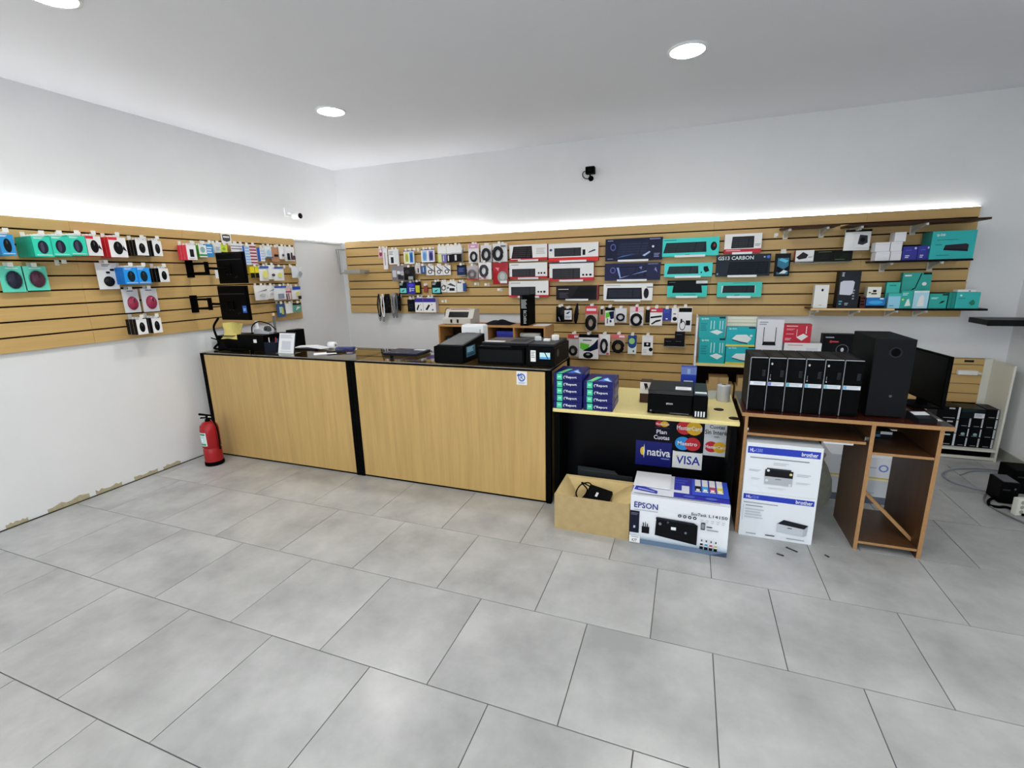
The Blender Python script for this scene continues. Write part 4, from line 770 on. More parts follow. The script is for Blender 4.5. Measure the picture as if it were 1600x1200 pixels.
# pen box
R = (-3.8333, 1.0942, 0.1498, 0.1084)
t = empty('pen_box', (R[0], 3.46, CT), 'dark blue pen box beside the paper sign', 'pen holder')
w_ = R[2] / 2; m = MB(); N_ = M('#1c2438', .4)
for a in ((-w_, w_, 0, .004), (-w_, w_, .096, .1)): m.box(*a, .004, .09, N_)
for a in ((-w_, -w_ + .004), (w_ - .004, w_)): m.box(*a, .004, .096, .004, .09, N_)
m.box(-w_, w_, 0, .1, 0, .004, N_); m.build('body', t)
for i, (dx, ln, tl, h1, l) in enumerate(((-.045, .13, -.3, '#d8d0d0', 'white pen leaning out of the pen box'), (-.01, .13, .12, '#1c1c20', 'black pen in the pen box'), (.02, .135, .25, '#c4483c', 'red handled pen in the pen box'), (.045, .125, .1, '#3c64a8', 'blue pen in the pen box'))):
    o = MB().tube([(0, 0, .005), (tl * ln * .35, .01, ln)], .0045, M(h1, .3), 8).build('pen', None, (R[0] + dx, 3.50, CT)); tag(o, l, 'pen', 'pens in the pen box')
    MB().tube([(tl * ln * .35, .01, ln), (tl * ln * .38, .011, ln + .012)], .0035, BLK, 6).build('cap', o)
# yellow cloth draped over the tray
(x0, z0), (x1, z1) = (-4.5418, 1.1854), (-4.2893, 1.3497)
nx = 7; m = MB(); vs = []
for i in range(nx + 1):
    for j in range(9):
        u, v = i / nx, j / 8
        vs.append((x0 + (x1 - x0) * (u + .02 * math.sin(6 * v)), 3.56 + .03 * math.sin(PI * u) - .06 * (1 - v) ** 2 + .012 * math.sin(9 * u + 5 * v), CT + .1 + (z1 - CT - .1) * v + .004 * math.sin(5 * u)))
fs = [(i * 9 + j, (i + 1) * 9 + j, (i + 1) * 9 + j + 1, i * 9 + j + 1) for i in range(nx) for j in range(8)]
n = len(vs); vs += [(a, b + .006, c) for a, b, c in vs]
m.raw(vs, fs + [tuple(k + n for k in q[::-1]) for q in fs], M('#d8c878', .9, grain=.06, scale=80), True)
tag(m.build('cleaning_cloth'), 'yellow cloth standing crumpled in the document tray', 'cloth')
# tape dispenser and white bottle on the receipt printer
zt = CT + .156
t = empty('tape_dispenser', (xr + .06, 3.60, zt), 'grey tape dispenser with a dark roll on the receipt printer', 'tape dispenser')
m = MB(); m.prism([(-.10, 0), (.10, 0), (.11, .02), (.04, .03), (-.02, .05), (-.09, .045)], -.03, .03, 'y', M('#b8bcbf', .3)); m.build('body', t)
MB().lathe([(.012, -.018), (.034, -.018), (.034, .018), (.012, .018)], M('#4c5054', .3), 18, c=(.06, 0, .045), axis='y', caps=False).build('tape_roll', t)
(xb, zb) = (-4.1997, 1.3636)
t = MB().lathe([(.028, 0), (.03, .01), (.03, .05), (.016, .065), (.016, zb - zt)], WHT, 14).build('glue_bottle', None, (xb, 3.66, zt)); tag(t, 'small white bottle behind the tape dispenser', 'bottle')
# rod with a pale wooden tip
(x0, z0), (x1, z1) = (-4.1145, 1.2236), (-4.0858, 1.434)
t = empty('tally_rod', (x0, 3.81, CT), 'thin grey upright rod with a pale tip behind the paper sign', 'rod')
MB().lathe([(.05, 0), (.05, .008), (.012, .012), (.012, z1 - CT - .03)], M('#6c6c6c', .4, .3), 12).build('pole', t)
MB().lathe([(.015, z1 - CT - .03), (.016, z1 - CT - .01), (.008, z1 - CT)], M('#d8b88c', .5), 12).build('tip', t)
# paper sign in a clear stand (its square code is left blank)
(xa, za), (xb, zb) = (-3.6817, 1.0904), (-3.4824, 1.2859)
R = (-3.589, 1.1102, 0.1868, 0.1665)
t = empty('paper_sign', (R[0], 3.41, CT), 'white printed sheet in a clear upright stand on the counter', 'sign')
hh = R[3] + .02; w_ = R[2] / 2
MB().prism([(-.005, 0.002), (.001, 0.002), (.05, hh), (.044, hh)], -w_, w_, 'x', WHT).build('sheet', t)
MB().box(-w_ - .008, w_ + .008, -.03, .08, 0, .002, clear('acrylic', milk=.18)).prism([(.002, .002), (.004, .002), (.054, hh + .01), (.051, hh + .01)], -w_ - .008, w_ + .008, 'x', M('#3c3e44', .3)).build('stand', t)
MB().art([('l', .1, .72, .9, .92, 4, '#a8acb4'), ('r', .18, .15, .82, .62, '#c8cbd0'), ('r', .22, .18, .78, .59, '#b4b8c0'), ('l', .15, .05, .85, .1, 1, '#a0a4ac')], (-w_, -.005, .002), (2 * w_, 0, 0), (0, .049, hh)).build('front_print', t)
R = (-3.7963, 1.0985, 0.0896, 0.1535)
t = MB().box(-R[2] / 2, R[2] / 2, 0, .16, 0, R[3] + .03, BLK, bev=.005).build('small_speaker', None, (R[0] - .02, 3.70, CT)); tag(t, 'small black box speaker half hidden behind the paper sign', 'speaker')
MB().art([('r', .55, .35, .8, .5, '#6a6c72')], (-R[2] / 2, 0, 0), (R[2], 0, 0), (0, 0, R[3] + .03)).build('front_print', t)
# papers, roll and cases at the right end of the left counter
def sheet(px, h1, label, rz, sx=.21, sy=.297, z=0, t_=.002, name='paper_sheet', cat='paper'):
    o = bx(name, None, -sx / 2, sx / 2, -sy / 2, sy / 2, 0, t_, M(h1, .5)); o.location = (px[0], px[1], CT + z); o.rotation_euler = (0, 0, rz)
    return tag(o, label, cat)
sheet((-3.6131, 3.7249), '#2c2d32', 'flat black folder under the loose papers', .15, .3, .22, 0, .012, 'folder', 'folder')
sheet((-3.6616, 3.7608), '#d8dadc', 'white paper sheet on the black folder', .4, .2, .16, .013)
sheet((-3.4551, 3.7156), '#c4c8ce', 'grey white paper sheet beside the white roll', -.3, .26, .14, .0165)
sheet((-3.1935, 3.4913), '#e0e2e4', 'white paper sheet lying at the counter front edge', .75, .2, .12)
sheet((-3.1251, 3.744), '#dcdfe2', 'white paper slip beside the dark blue case', .2, .14, .08)
x, y = (-3.3379, 3.7635)
t = MB().lathe([(.012, -.04), (.034, -.04), (.034, .04), (.012, .04)], WHT, 18, axis='x', caps=False).build('paper_roll', None, (x, y, CT + .0345)); tag(t, 'white till paper roll lying among the papers', 'paper roll')
x, y = (-3.1155, 3.6856)
t = MB().box(-.09, .09, -.035, .035, 0, .035, M('#28306c', .35), bev=.012).build('glasses_case', None, (x, y, CT + .0005), .3); tag(t, 'dark blue rounded case beside the paper roll', 'case')
MB().box(-.08, .08, -.0365, -.035, .016, .019, CHROME).build('zip_line', t)
x, y = (-3.0579, 3.5791)
t = MB().box(-.09, .09, -.012, .012, 0, .014, M('#24262e', .4), bev=.004).build('stapler', None, (x - .05, y - .03, CT), .45); tag(t, 'slim black holder in front of the dark blue case', 'holder')
MB().box(-.088, .05, -.010, .010, .0142, .02, M('#3a3c44', .3)).build('cover', t)
# leads from the lower monitor to the counter
pts = curve_pts([(-4.4792, 3.46, 1.4082), (-4.5655, 3.46, 1.3091), (-4.52, 3.45, CT + .08), (-4.55, 3.43, CT + .03), (-4.53, 3.41, CT + .014), (-4.42, 3.41, CT + .013), (-4.2, 3.42, CT + .012), (-4.1, 3.44, CT + .012)], 8)
tag(MB().tube(pts, .011, BLKM, 8).build('cable_loom'), 'thick black cable loom hanging from the lower monitor to the counter', 'cable')
pts = curve_pts([(-4.5604, 3.41, 1.21), (-4.40, 3.40, CT + .09), (-4.33, 3.38, CT + .04), (-4.25, 3.37, CT + .008), (-4.1, 3.36, CT + .006)], 8)
tag(MB().tube(pts, .006, BLKM, 6).build('cable'), 'thin black cable curving down beside the document tray', 'cable')
pts = curve_pts([(-4.13, 3.53, CT + .16), (-4.10, 3.52, CT + .24), (-4.02, 3.53, CT + .285), (-3.92, 3.56, CT + .26), (-3.88, 3.6, CT + .20)], 8)
tag(MB().tube(pts, .006, BLKM, 6).build('cable'), 'black cable arching over the yellow cloth', 'cable')

# ------------------------------------------------------------------ monitors on wall arms
def arm_monitor(tl, br, brk, label, blue=False):
    Y = 3.40
    (x0, z1), (x1, z0) = tl, br
    t = empty('wall_monitor', ((x0 + x1) / 2, Y, z0), label, 'monitor', 'monitors on wall arms')
    w_, h_ = (x1 - x0) / 2, z1 - z0
    MB().box(-w_, w_, .012, .03, 0, h_, BLKM, bev=.004).build('screen_frame', t)
    MB().box(-w_ * .93, w_ * .93, 0, .012, h_ * .04, h_ * .96, BLK, bev=.005).build('back_cover', t)
    m = MB(); m.box(-w_ * .85, w_ * .85, -.001, 0, h_ * .76, h_ * .772, M('#4a4b50'))
    for u, v in ((-.25, .55), (-.02, .55), (-.25, .3), (-.02, .3), (.3, .2), (.42, .22)): m.lathe([(.006, -.003), (.006, 0)], M('#2e3036'), 8, c=(w_ * u, 0, h_ * v), axis='y')
    m.build('fittings', t)
    if blue:
        MB().art([('r', 0, 0, 1, 1, '#2c58a4'), ('l', .2, .2, .8, .6, 2, '#a8c0e4')], (w_ * .62, -.0008, h_ * .22), (w_ * .26, 0, 0), (0, 0, h_ * .2)).build('sticker', t)
    MB().box(-w_ * .9, w_ * .9, .0302, .0312, h_ * .06, h_ * .94, BLKG).build('screen', t)
    (yb, zb) = brk
    a = empty('monitor_arm', (LX, yb, zb), label.replace('monitor', 'monitor arm').replace('back of a', 'black steel bracket and arm of the'), 'bracket', 'monitor wall arms')
    bx('wall_plate', a, 0, .012, -.035, .035, -.085, .085, BLKM)
    L_ = x0 - LX - .02; dy = Y - .03 - yb
    for dz in (.045, -.045): MB().tube([(.012, 0, dz), (L_ * .78, dy, dz)], .011, BLKM, 8).build('arm_bar', a)
    MB().lathe([(.02, -.06), (.02, .06)], BLKM, 12, c=(L_ * .78, dy, 0)).build('joint', a)
    MB().tube([(L_ * .78, dy, 0), (x0 - LX + w_ * .8, Y - .012 - yb, h_ * .5 + z0 - zb - .01)], .012, BLKM, 8).build('arm_end', a)
    bx('mount_plate', a, x0 - LX + w_ * .7, x0 - LX + w_ * 1.1, Y - .0145 - yb, Y - .003 - yb, h_ * .45 + z0 - zb - .04, h_ * .45 + z0 - zb + .04, BLKM)
arm_monitor((-4.319, 2.0411), (-3.9548, 1.7488), (3.3718, 1.8995), 'back of a black monitor on a wall arm, upper one')
arm_monitor((-4.3653, 1.7275), (-3.9759, 1.397), (3.3553, 1.5565), 'back of a black monitor on a wall arm, lower one', True)
(yy, zz) = (3.5961, 1.8619)
t = MB().box(0, .002, -.02, .02, -.1, 0, WHT).build('hang_tag', None, (LX + .08, yy, zz + .04)); tag(t, 'long white tag hanging behind the upper monitor arm', 'tag')
MB().tube([(.001, 0, .0), (-.08, 0, .05)], .002, CHROME, 6).build('peg', t)

# ------------------------------------------------------------------ things on the right counter
(xa, ya), (xb, yb) = (-2.563, 3.515), (-2.2134, 3.4893)
yb2 = (-2.4632, 3.8019)[1]
t = empty('laptop', ((xa + xb) / 2, ya, CT), 'closed blue grey laptop lying on the counter glass', 'laptop')
w_ = (xb - xa) / 2; D = .25
MB().box(-w_, w_, 0, D, .002, .018, M('#23242c', .4), bev=.004).build('base', t)
MB().box(-w_, w_, 0, D, .0195, .029, M('#3c4058', .25, .3), bev=.003).build('lid', t)
MB().art([('r', .6, .72, .92, .9, '#d8dae0'), ('r', .44, .45, .52, .56, '#2c2e40')], (-w_, 0, .029), (2 * w_, 0, 0), (0, D, 0)).build('lid_print', t)
# black printer turned so that its panel shows on the side
(xa, za), (xb, zb) = (-1.903, 1.201), (-1.6445, 1.2095)
t = empty('office_printer', ((xa + xb) / 2, 3.30, CT), 'black printer with a blue display panel on its right side', 'printer')
w_ = (xb - xa) / 2; H1 = .145
m = MB(); m.prism([(0, .004), (0, H1), (.42, H1 + .05), (.42, .004)], -w_ + .02, w_, 'x', BLK); m.build('body', t)
MB().box(-w_, w_ * .995, -.012, 0, .004, H1 - .004, BLK, bev=.012).build('front_cover', t)
for x in (-w_ + .03, w_ - .05):
    for y in (.02, .38): bx('foot', t, x, x + .02, y, y + .02, 0, .004, BLKM)
MB().art([('r', 0, 0, 1, 1, '#3c6c84'), ('l', .1, .4, .8, .9, 4, '#a8d0e0'), ('r', .1, .1, .9, .3, '#2c5468')], (w_, .05, .045), (0, .17, .0), (0, 0, .085)).build('display', t)
m = MB(); m.face([(-w_ + .03, .02, H1 + .004), (w_ - .02, .02, H1 + .004), (w_ - .02, .40, H1 + .0495), (-w_ + .03, .40, H1 + .0495)], M('#44474c', .3)); m.build('scanner_lid', t)
# middle black box
(xa, za), (xb, zb) = (-1.5271, 1.2118), (-1.1407, 1.2244)
t = empty('desktop_case', ((xa + xb) / 2, 3.31, CT), 'wide black desktop case lying flat under the dark laptop', 'computer')
w_ = (xb - xa) / 2
MB().box(-w_, w_, 0, .40, .006, .145, BLKM, bev=.004).build('body', t)
MB().box(-w_ + .015, w_ - .015, -.003, 0, .03, .125, M('#101114', .3)).build('front_plate', t)
MB().box(-w_ + .01, w_ * .35, .02, .38, .1455, .147, M('#3a3c40', .35)).build('top_plate', t)
for x in (-w_ + .02, w_ - .04):
    for y in (.02, .36): bx('foot', t, x, x + .02, y, y + .02, 0, .006, BLKM)
cz = CT + .1475
(x0, y0), (x1, y1) = (-1.463, 3.4442), (-1.1556, 3.4001)
t = empty('laptop', (-1.30, 3.36, cz), 'dark grey laptop lying closed on the black desktop case', 'laptop')
MB().box(-.21, .17, 0, .30, 0, .018, M('#1c1d20', .4), bev=.003).build('base', t)
MB().box(-.21, .17, 0, .30, .019, .026, M('#4a4c52', .3, .3), bev=.003).build('lid', t)
MB().art([('r', .02, .1, .45, .3, '#d4d6d8'), ('r', .55, .2, .9, .7, '#35373c')], (-.21, 0, .026), (.38, 0, 0), (0, .30, 0)).build('lid_print', t)
# right black printer with two stickers
(xa, za), (xb, zb) = (-1.131, 1.2003), (-0.9068, 1.2082)
t = empty('office_printer', ((xa + xb) / 2, 3.31, CT), 'black printer with a white and a blue sticker on its front', 'printer')
w_ = (xb - xa) / 2; H2 = .15
MB().box(-w_, w_, 0, .46, .006, H2, BLK, bev=.008).build('body', t)
MB().box(-w_ + .012, w_ - .012, .03, .44, H2 + .0005, H2 + .022, M('#26282c', .35), bev=.006).build('scanner_lid', t)
MB().art([('r', .18, .25, .36, .82, '#dadcd8'), ('l', .2, .4, .33, .75, 4, '#8a8c88'), ('r', .5, .4, .86, .72, '#bcdcec'), ('r', .5, .4, .86, .5, '#4c9cd0'), ('p', [(.66, .72), (.7, .72), (.8, .42), (.76, .42)], '#1c3c5c')], (-w_, 0, .006), (2 * w_, 0, 0), (0, 0, H2)).build('sticker', t)
MB().lathe([(.03, w_), (.03, w_ + .0015)], M('#3c3f44', .3), 18, c=(0, .1, .1), axis='x').build('side_grip', t)
for x in (-w_ + .02, w_ - .04):
    for y in (.02, .42): bx('foot', t, x, x + .02, y, y + .02, 0, .006, BLKM)
for i, (x, y, h1) in enumerate(((.0, .2, '#dcdcd8'), (-.08, .22, '#b8bcc0'), (.05, .26, '#e4e0d8'))):
    o = MB().box(-.025, .025, -.018, .018, 0, .02 + .012 * i, M(h1, .4), bev=.005).build('small_part', None, (t.location.x + x, t.location.y + y, CT + H2 + .0225), .5 * i)
    tag(o, ['small white cap lying on the stickered printer', 'small grey cap lying on the stickered printer', 'taller white cap lying on the stickered printer'][i], 'cap')
# white device behind the printers
R = (-1.7803, 1.1606, 0.2195, 0.1887)
t = empty('label_printer', (R[0], 3.76, CT), 'white rounded label printer standing behind the black printers', 'printer')
hh = (-1.772, 1.3493)[1] - CT
MB().box(-R[2] / 2, R[2] / 2, 0, .11, 0, hh, WHT, bev=.022).build('body', t)
MB().art([('l', .2, .62, .65, .74, 1, '#9a9ca0'), ('r', .84, .45, .87, .85, '#6c6e72'), ('r', .3, .5, .5, .54, '#b4b6ba')], (-R[2] / 2, 0, 0), (R[2], 0, 0), (0, 0, hh)).build('front_print', t)

# ------------------------------------------------------------------ pigeonhole unit behind the counters
(xa, z1), (xb, _) = (-2.59, 1.2489), (-1.3539, 1.2508)
t = empty('pigeonhole_unit', ((xa + xb) / 2, 4.6, 0), 'wooden pigeonhole unit behind the counters with a bill counter on top', 'shelf unit')
w_ = (xb - xa) / 2; D = .32; WD = wood('unit_board', '#a87c48', (5, 5, .6), k=1.25, amt=.12); dark = M('#3c2415', .7, k=1.0, grain=.1)
bx('top_board', t, -w_, w_, 0, D, z1 - .018, z1, WD)
for x in (-w_, -w_ + 2 * w_ * .47, -w_ + 2 * w_ * .715, w_ - .018): bx('divider', t, x, x + .018, 0, D, .0, z1 - .018, WD)
for z in (.05, .42, .72, 1.005): MB().box(-w_ + .0185, w_ - .0185, .002, D - .012, z, z + .016, WD).build('shelf_board', t)
bx('back_board', t, -w_, w_, D - .01, D - .002, .0, z1 - .019, dark)
UX, UZ = t.location.x, z1
# money counting machine
R = (-2.3834, 1.2703, 0.3456, 0.161)
t = empty('bill_counter', (R[0], 4.64, UZ), 'beige bill counting machine on the wooden pigeonhole unit', 'machine')
w_ = R[2] / 2; hh = R[3]; BG = M('#bcbab2', .45, k=1.1)
MB().prism([(0, .008), (0, hh * .38), (.06, hh * .42), (.11, hh * .95), (.14, hh), (.24, hh), (.24, .008)], -w_, w_, 'x', BG).build('body', t)
m = MB(); m.face([(-w_ * .75, .0625, hh * .46), (w_ * .65, .0625, hh * .46), (w_ * .65, .098, hh * .83), (-w_ * .75, .098, hh * .83)], M('#1c1c1e', .3)); m.build('bill_slot', t)
m = MB(); m.face([(-w_ * .7, .117, hh * .97), (w_ * .6, .117, hh * .97), (w_ * .6, .139, hh * 1.003), (-w_ * .7, .139, hh * 1.003)], M('#8c3434', .4)); m.build('control_panel', t)
for x in (-.35, .1): MB().box(w_ * x - .012, w_ * x + .012, -.002, .0, hh * .12, hh * .36, M('#2c2c2e', .4)).build('tray_finger', t)
for x in (-w_ + .02, w_ - .04):
    for y in (.02, .2): bx('foot', t, x, x + .02, y, y + .02, 0, .008, BLKM)
pts = curve_pts([(R[0] - w_ - .01, 4.8, UZ + .005), (R[0] - w_ - .06, 4.82, UZ + .08), (R[0] - w_ - .05, 4.84, UZ + .16), (R[0] - w_ - .0, 4.86, UZ + .14), (R[0] - w_ + .01, 4.885, UZ + .02)], 8)
tag(MB().tube(pts, .006, M('#6c6a60'), 6).build('cable'), 'grey cable looping beside the bill counting machine', 'cable')
# slim tower on the unit
R = (-1.5505, 1.2345, 0.1679, 0.3161)
(xm, _) = (-1.5538, 1.3739)
t = empty('slim_computer', (R[0], 4.64, UZ), 'slim black computer standing with its ports facing us on the pigeonhole unit', 'computer')
w_ = R[2] * .25; hh = R[3]; xc = xm - R[0]
MB().box(xc - 2 * w_, xc, 0, .26, 0, hh, BLKM, bev=.003).build('case', t)
MB().art([('l', .15, .55, .9, .85, 7, '#9ca4a4'), ('l', .45, .05, .85, .5, 9, '#a8acac'), ('r', .1, .86, .3, .98, '#3c3434'), ('r', .55, .3, .75, .42, '#2a2c2c')], (xc - 2 * w_, 0, 0), (2 * w_, 0, 0), (0, 0, hh)).build('port_panel', t)
# dark cloth, tablet, slips
(x, z) = (-1.9198, 1.3392)
m = MB(); vs = []; fs = []; nn = 12
for i in range(nn + 1):
    for j in range(9):
        u, v = i / nn, j / 8; e = math.sin(PI * u) * math.sin(PI * v)
        vs.append((x - .16 + .32 * u, 4.66 + .18 * v, UZ + .006 + .05 * e ** .6 * (.7 + .5 * math.sin(7 * u + 3) * math.sin(5 * v))))
fs = [(i * 9 + j, (i + 1) * 9 + j, (i + 1) * 9 + j + 1, i * 9 + j + 1) for i in range(nn) for j in range(8)]
m.raw(vs, fs, M('#1a1b26', .9), True); m.box(x - .16, x + .16, 4.66, 4.84, UZ + .001, UZ + .0055, M('#1a1b26', .9))
tag(m.build('folded_bag'), 'dark folded bag lying on the pigeonhole unit', 'bag')
o = bx('paper_folder', None, -.11, .11, 0, .15, 0, .006, M('#7c4450', .5), 0, ((-2.1616, 1.2831)[0], 4.63, UZ + .0005)); tag(o, 'flat reddish folder right of the bill counting machine', 'folder')
o = bx('paper_sheet', None, -.08, .08, 0, .16, 0, .004, WHT, 0, ((-1.4048, 1.2745)[0] - .02, 4.66, UZ + .0005)); tag(o, 'white slip on the right end of the pigeonhole unit', 'paper')
# goods inside the pigeonholes
R = (-1.8327, 1.0943, 0.1998, 0.1176)
o = onshelf('small_box', (R[0], 0, R[2], .16, 4.70), 1.0215, .1, '#20207c', '#28309c', [('l', .3, .3, .9, .5, 1, '#c8d0f0'), ('r', 0, .8, 1, 1, '#3848c0')], 'blue carton inside the middle pigeonhole')
o = bx('cable_box', None, -.13, .13, 0, .16, 0, .09, M('#24262a', .5), .01, ((-2.4222, 1.082)[0], 4.68, 1.0215)); tag(o, 'dark box inside the left pigeonhole', 'box')
MB().art([('l', .1, .4, .8, .8, 2, '#4c5058')], (-.13, 0, 0), (.26, 0, 0), (0, 0, .09)).build('front_print', o)
x = (-1.5527, 1.1558)[0]
t = MB().lathe([(.004, -.11), (.028, -.11), (.028, .11), (.004, .11)], M('#d0d4d4', .5), 14, axis='x', caps=False).build('paper_roll', None, (x, 4.72, 1.0215 + .0905 + .0285)); tag(t, 'white roll lying in the right pigeonhole', 'roll')
o = bx('storage_box', None, -.12, .12, 0, .2, 0, .09, M('#2a2420', .6), .004, (x, 4.66, 1.0215)); tag(o, 'dark box under the white roll in the right pigeonhole', 'box')

# ------------------------------------------------------------------ extinguisher, security cameras, grey bracket
x, y = -4.345, 3.07
t = empty('fire_extinguisher', (x, y, 0), 'red fire extinguisher standing on the floor at the counter end', 'extinguisher', rz=.35)
RED = M('#a01c22', .25, k=1.05)
MB().lathe([(.082, 0), (.085, .004), (.085, .035), (.08, .04)], BLKM, 28).build('base_ring', t)
MB().lathe([(.080, .0401), (.081, .12), (.081, .165), (.074, .175), (.074, .18), (.082, .19), (.082, .365), (.074, .405), (.05, .432), (.024, .442)], RED, 28).build('cylinder', t)
m = MB(); m.lathe([(.024, .4421), (.024, .462), (.014, .466), (.014, .50)], BLKM, 14); vv = m.build('valve', t)
MB().prism([(-.075, .505), (.05, .492), (.05, .502), (-.075, .522)], -.009, .009, 'y', BLKM).build('lever', vv)
MB().prism([(-.065, .47), (.02, .474), (.02, .482), (-.065, .482)], -.009, .009, 'y', BLKM).build('carry_handle', vv)
MB().lathe([(.012, .016), (.012, .03)], M('#d8d8d4', .3), 12, c=(0, 0, .485), axis='x').build('gauge', vv)
MB().tube(curve_pts([(.014, -.005, .48), (.06, -.02, .46), (.092, -.02, .38), (.094, -.02, .25), (.09, -.02, .16)], 6), .007, BLKM, 8).build('hose', t)
def wrap(name, z0, z1, a0, a1, r, items, par):
    m = MB(); n = 12
    for tup in items:
        u0, v0, u1, v1, h1, lv = tup
        for i in range(n):
            p0 = a0 + (a1 - a0) * (u0 + (u1 - u0) * i / n); p1 = a0 + (a1 - a0) * (u0 + (u1 - u0) * (i + 1) / n); q = r + .0006 * lv
            zz0, zz1 = z0 + (z1 - z0) * v0, z0 + (z1 - z0) * v1
            m.face([(q * math.cos(p0), q * math.sin(p0), zz0), (q * math.cos(p1), q * math.sin(p1), zz0), (q * math.cos(p1), q * math.sin(p1), zz1), (q * math.cos(p0), q * math.sin(p0), zz1)], M(h1, .4))
    m.build(name, par)
A0 = math.radians(-150 - 20); A1 = math.radians(-62 - 20)
wrap('label', .21, .345, A0, A1, .0824, [(0, 0, 1, 1, '#c4d0c8', 1), (.08, .05, .92, .2, '#2c7c60', 2), (.08, .8, .92, .94, '#2c7c60', 2), (.15, .28, .85, .72, '#a4c4cc', 2), (.55, .32, .75, .6, '#f0f2f0', 3), (.2, .5, .45, .66, '#e0e8e8', 3)], t)
wrap('inspection_tag', .07, .135, A0 - .3, A0 + .35, .0814, [(0, 0, 1, 1, '#d0d8b0', 1), (.2, .2, .8, .8, '#3c6c44', 2)], t)
(yc, zc) = (4.7481, 2.5612)
t = empty('security_camera', (XL, yc, zc), 'white bullet security camera with a black face on the left wall', 'camera')
bx('mount_plate', t, .0005, .02, -.055, .035, -.03, .065, WHT, .004)
MB().tube([(.02, -.01, .01), (.07, .0, .0)], .014, WHT, 10).build('arm', t)
MB().lathe([(.032, -.05), (.036, -.04), (.036, .05), (.03, .055)], WHT, 18, axis='x', c=(.11, .03, -.03)).build('housing', t)
MB().lathe([(.032, .0551), (.033, .062), (.02, .064)], BLKG, 18, axis='x', c=(.11, .03, -.03)).build('lens_face', t)
(xc, zc) = (-1.1161, 2.8616)
t = empty('security_camera', (xc, YB, zc), 'small black security camera with a cable loop high on the back wall', 'camera')
MB().lathe([(.03, -.0005), (.028, -.02), (.012, -.024)], BLKM, 14, axis='y', c=(0, 0, -.05)).tube([(0, -.022, -.05), (.0, -.07, -.02)], .009, BLKM, 8).build('mount', t)
MB().box(-.04, .06, -.13, -.05, -.02, .055, BLKM, bev=.006).build('body', t)
MB().lathe([(.02, -.133), (.02, -.1301)], BLKG, 14, axis='y', c=(.01, 0, .018)).build('lens', t)
MB().tube(curve_pts([(-.04, -.06, .02), (-.075, -.06, .015), (-.085, -.05, -.02), (-.06, -.04, -.05), (-.02, -.02, -.055)], 6), .005, BLKM, 6).build('cable', t)
p1, p2, p3, p4 = (-4.6353, 5.5, 2.1673), (-4.5595, 5.45, 1.8369), (-4.4584, 5.45, 1.8605), (-4.1921, 5.45, 1.8543)
t = empty('scanner_bracket', p1, 'grey wire bracket with a flat holder hanging in the corner', 'bracket')
g = M('#8c9092', .4); P1 = Vector(p1)
m = MB()
for dx in (0, .035): m.tube([Vector((dx, .155, 0)), Vector((dx, 0, 0)), Vector(p2) - P1 + Vector((dx * .3, 0, 0))], .006, g, 6)
m.tube([Vector(p2) - P1, Vector(p3) - P1], .007, g, 6); m.build('wire', t)
q3, q4 = Vector(p3) - P1, Vector(p4) - P1
MB().box(q3.x, q4.x, q3.y - .05, q3.y + .06, q3.z - .03, q3.z + .03, M('#9a968c', .4), bev=.012).build('holder', t)
bx('wall_clamp', t, q4.x - .06, q4.x - .02, q3.y + .06, BY - .001 - P1.y, q3.z - .02, q3.z + .02, g)

# ------------------------------------------------------------------ yellow topped desk with the card stickers
DX0, DX1, DYF, DYB, DZ = -0.915, 0.366, 3.285, 4.09, 0.786
t = empty('computer_desk', ((DX0 + DX1) / 2, DYF, 0), 'black desk with a pale yellow top and credit card stickers', 'desk')
desk = t; w_ = (DX1 - DX0) / 2; D = DYB - DYF
MB().box(-w_, w_, 0, D, DZ - .03, DZ, YEL, bev=.008).build('desk_top', t)
for x in (-w_ + .012, w_ - .052): MB().box(x, x + .04, .015, D - .05, 0, DZ - .0302, BLKM).build('side_panel', t)
bx('front_panel', t, -w_ + .0522, w_ - .0522, .265, .283, .09, DZ - .0305, M('#121318', .3, k=1.1))
for px in ((0.2498, 3.5704), (0.3353, 3.3693)):
    MB().lathe([(.034, .0003), (.034, .003), (.026, .0035)], M('#2c1c10', .5), 20, c=(px[0] - t.location.x, px[1] - DYF, DZ)).build('cable_grommet', t)
# stickers on the black front panel
YP = DYF + .265
def mc(u, v, ru, rv, a='#c02430', b='#d8a820'):
    return [('e', u - ru * .62, v, ru, rv, a), ('e', u + ru * .62, v, ru, rv, b)]
def sticker(R, bg, art, label):
    x, z, w2, h = R; x -= desk.location.x
    m = MB(); m.box(x - w2 / 2, x + w2 / 2, .2632, .2648, z, z + h, M(bg, .35))
    m.art(art, (x - w2 / 2, .2632, z), (w2, 0, 0), (0, 0, h)); o = m.build('sticker', desk); o['label'] = label
YPp = 3.548
sticker((-0.1244, 0.5048, 0.1286, 0.1721), '#101126', mc(.42, .84, .23, .13) + [('t', .1, .79, .82, .88, 'MasterCard', '#f4f0f0'), ('r', .05, .66, .85, .67, '#50526c'), ('t', .14, .38, .72, .57, 'Plan', '#d4d4e0'), ('t', 0.0, .12, .88, .32, 'Cuotas', '#d4d4e0')], 'dark sticker reading Plan Cuotas')
sticker((0.0602, 0.4438, 0.1907, 0.2395), '#0e0f14', mc(.5, .79, .29, .22) + [('t', .04, .72, .96, .86, 'MasterCard', '#f6f2ee')] + mc(.47, .28, .29, .22, '#2a86cc', '#b8242c') + [('t', .1, .22, .82, .35, 'Maestro', '#f4f4f4')], 'black sticker with two pairs of coloured circles')
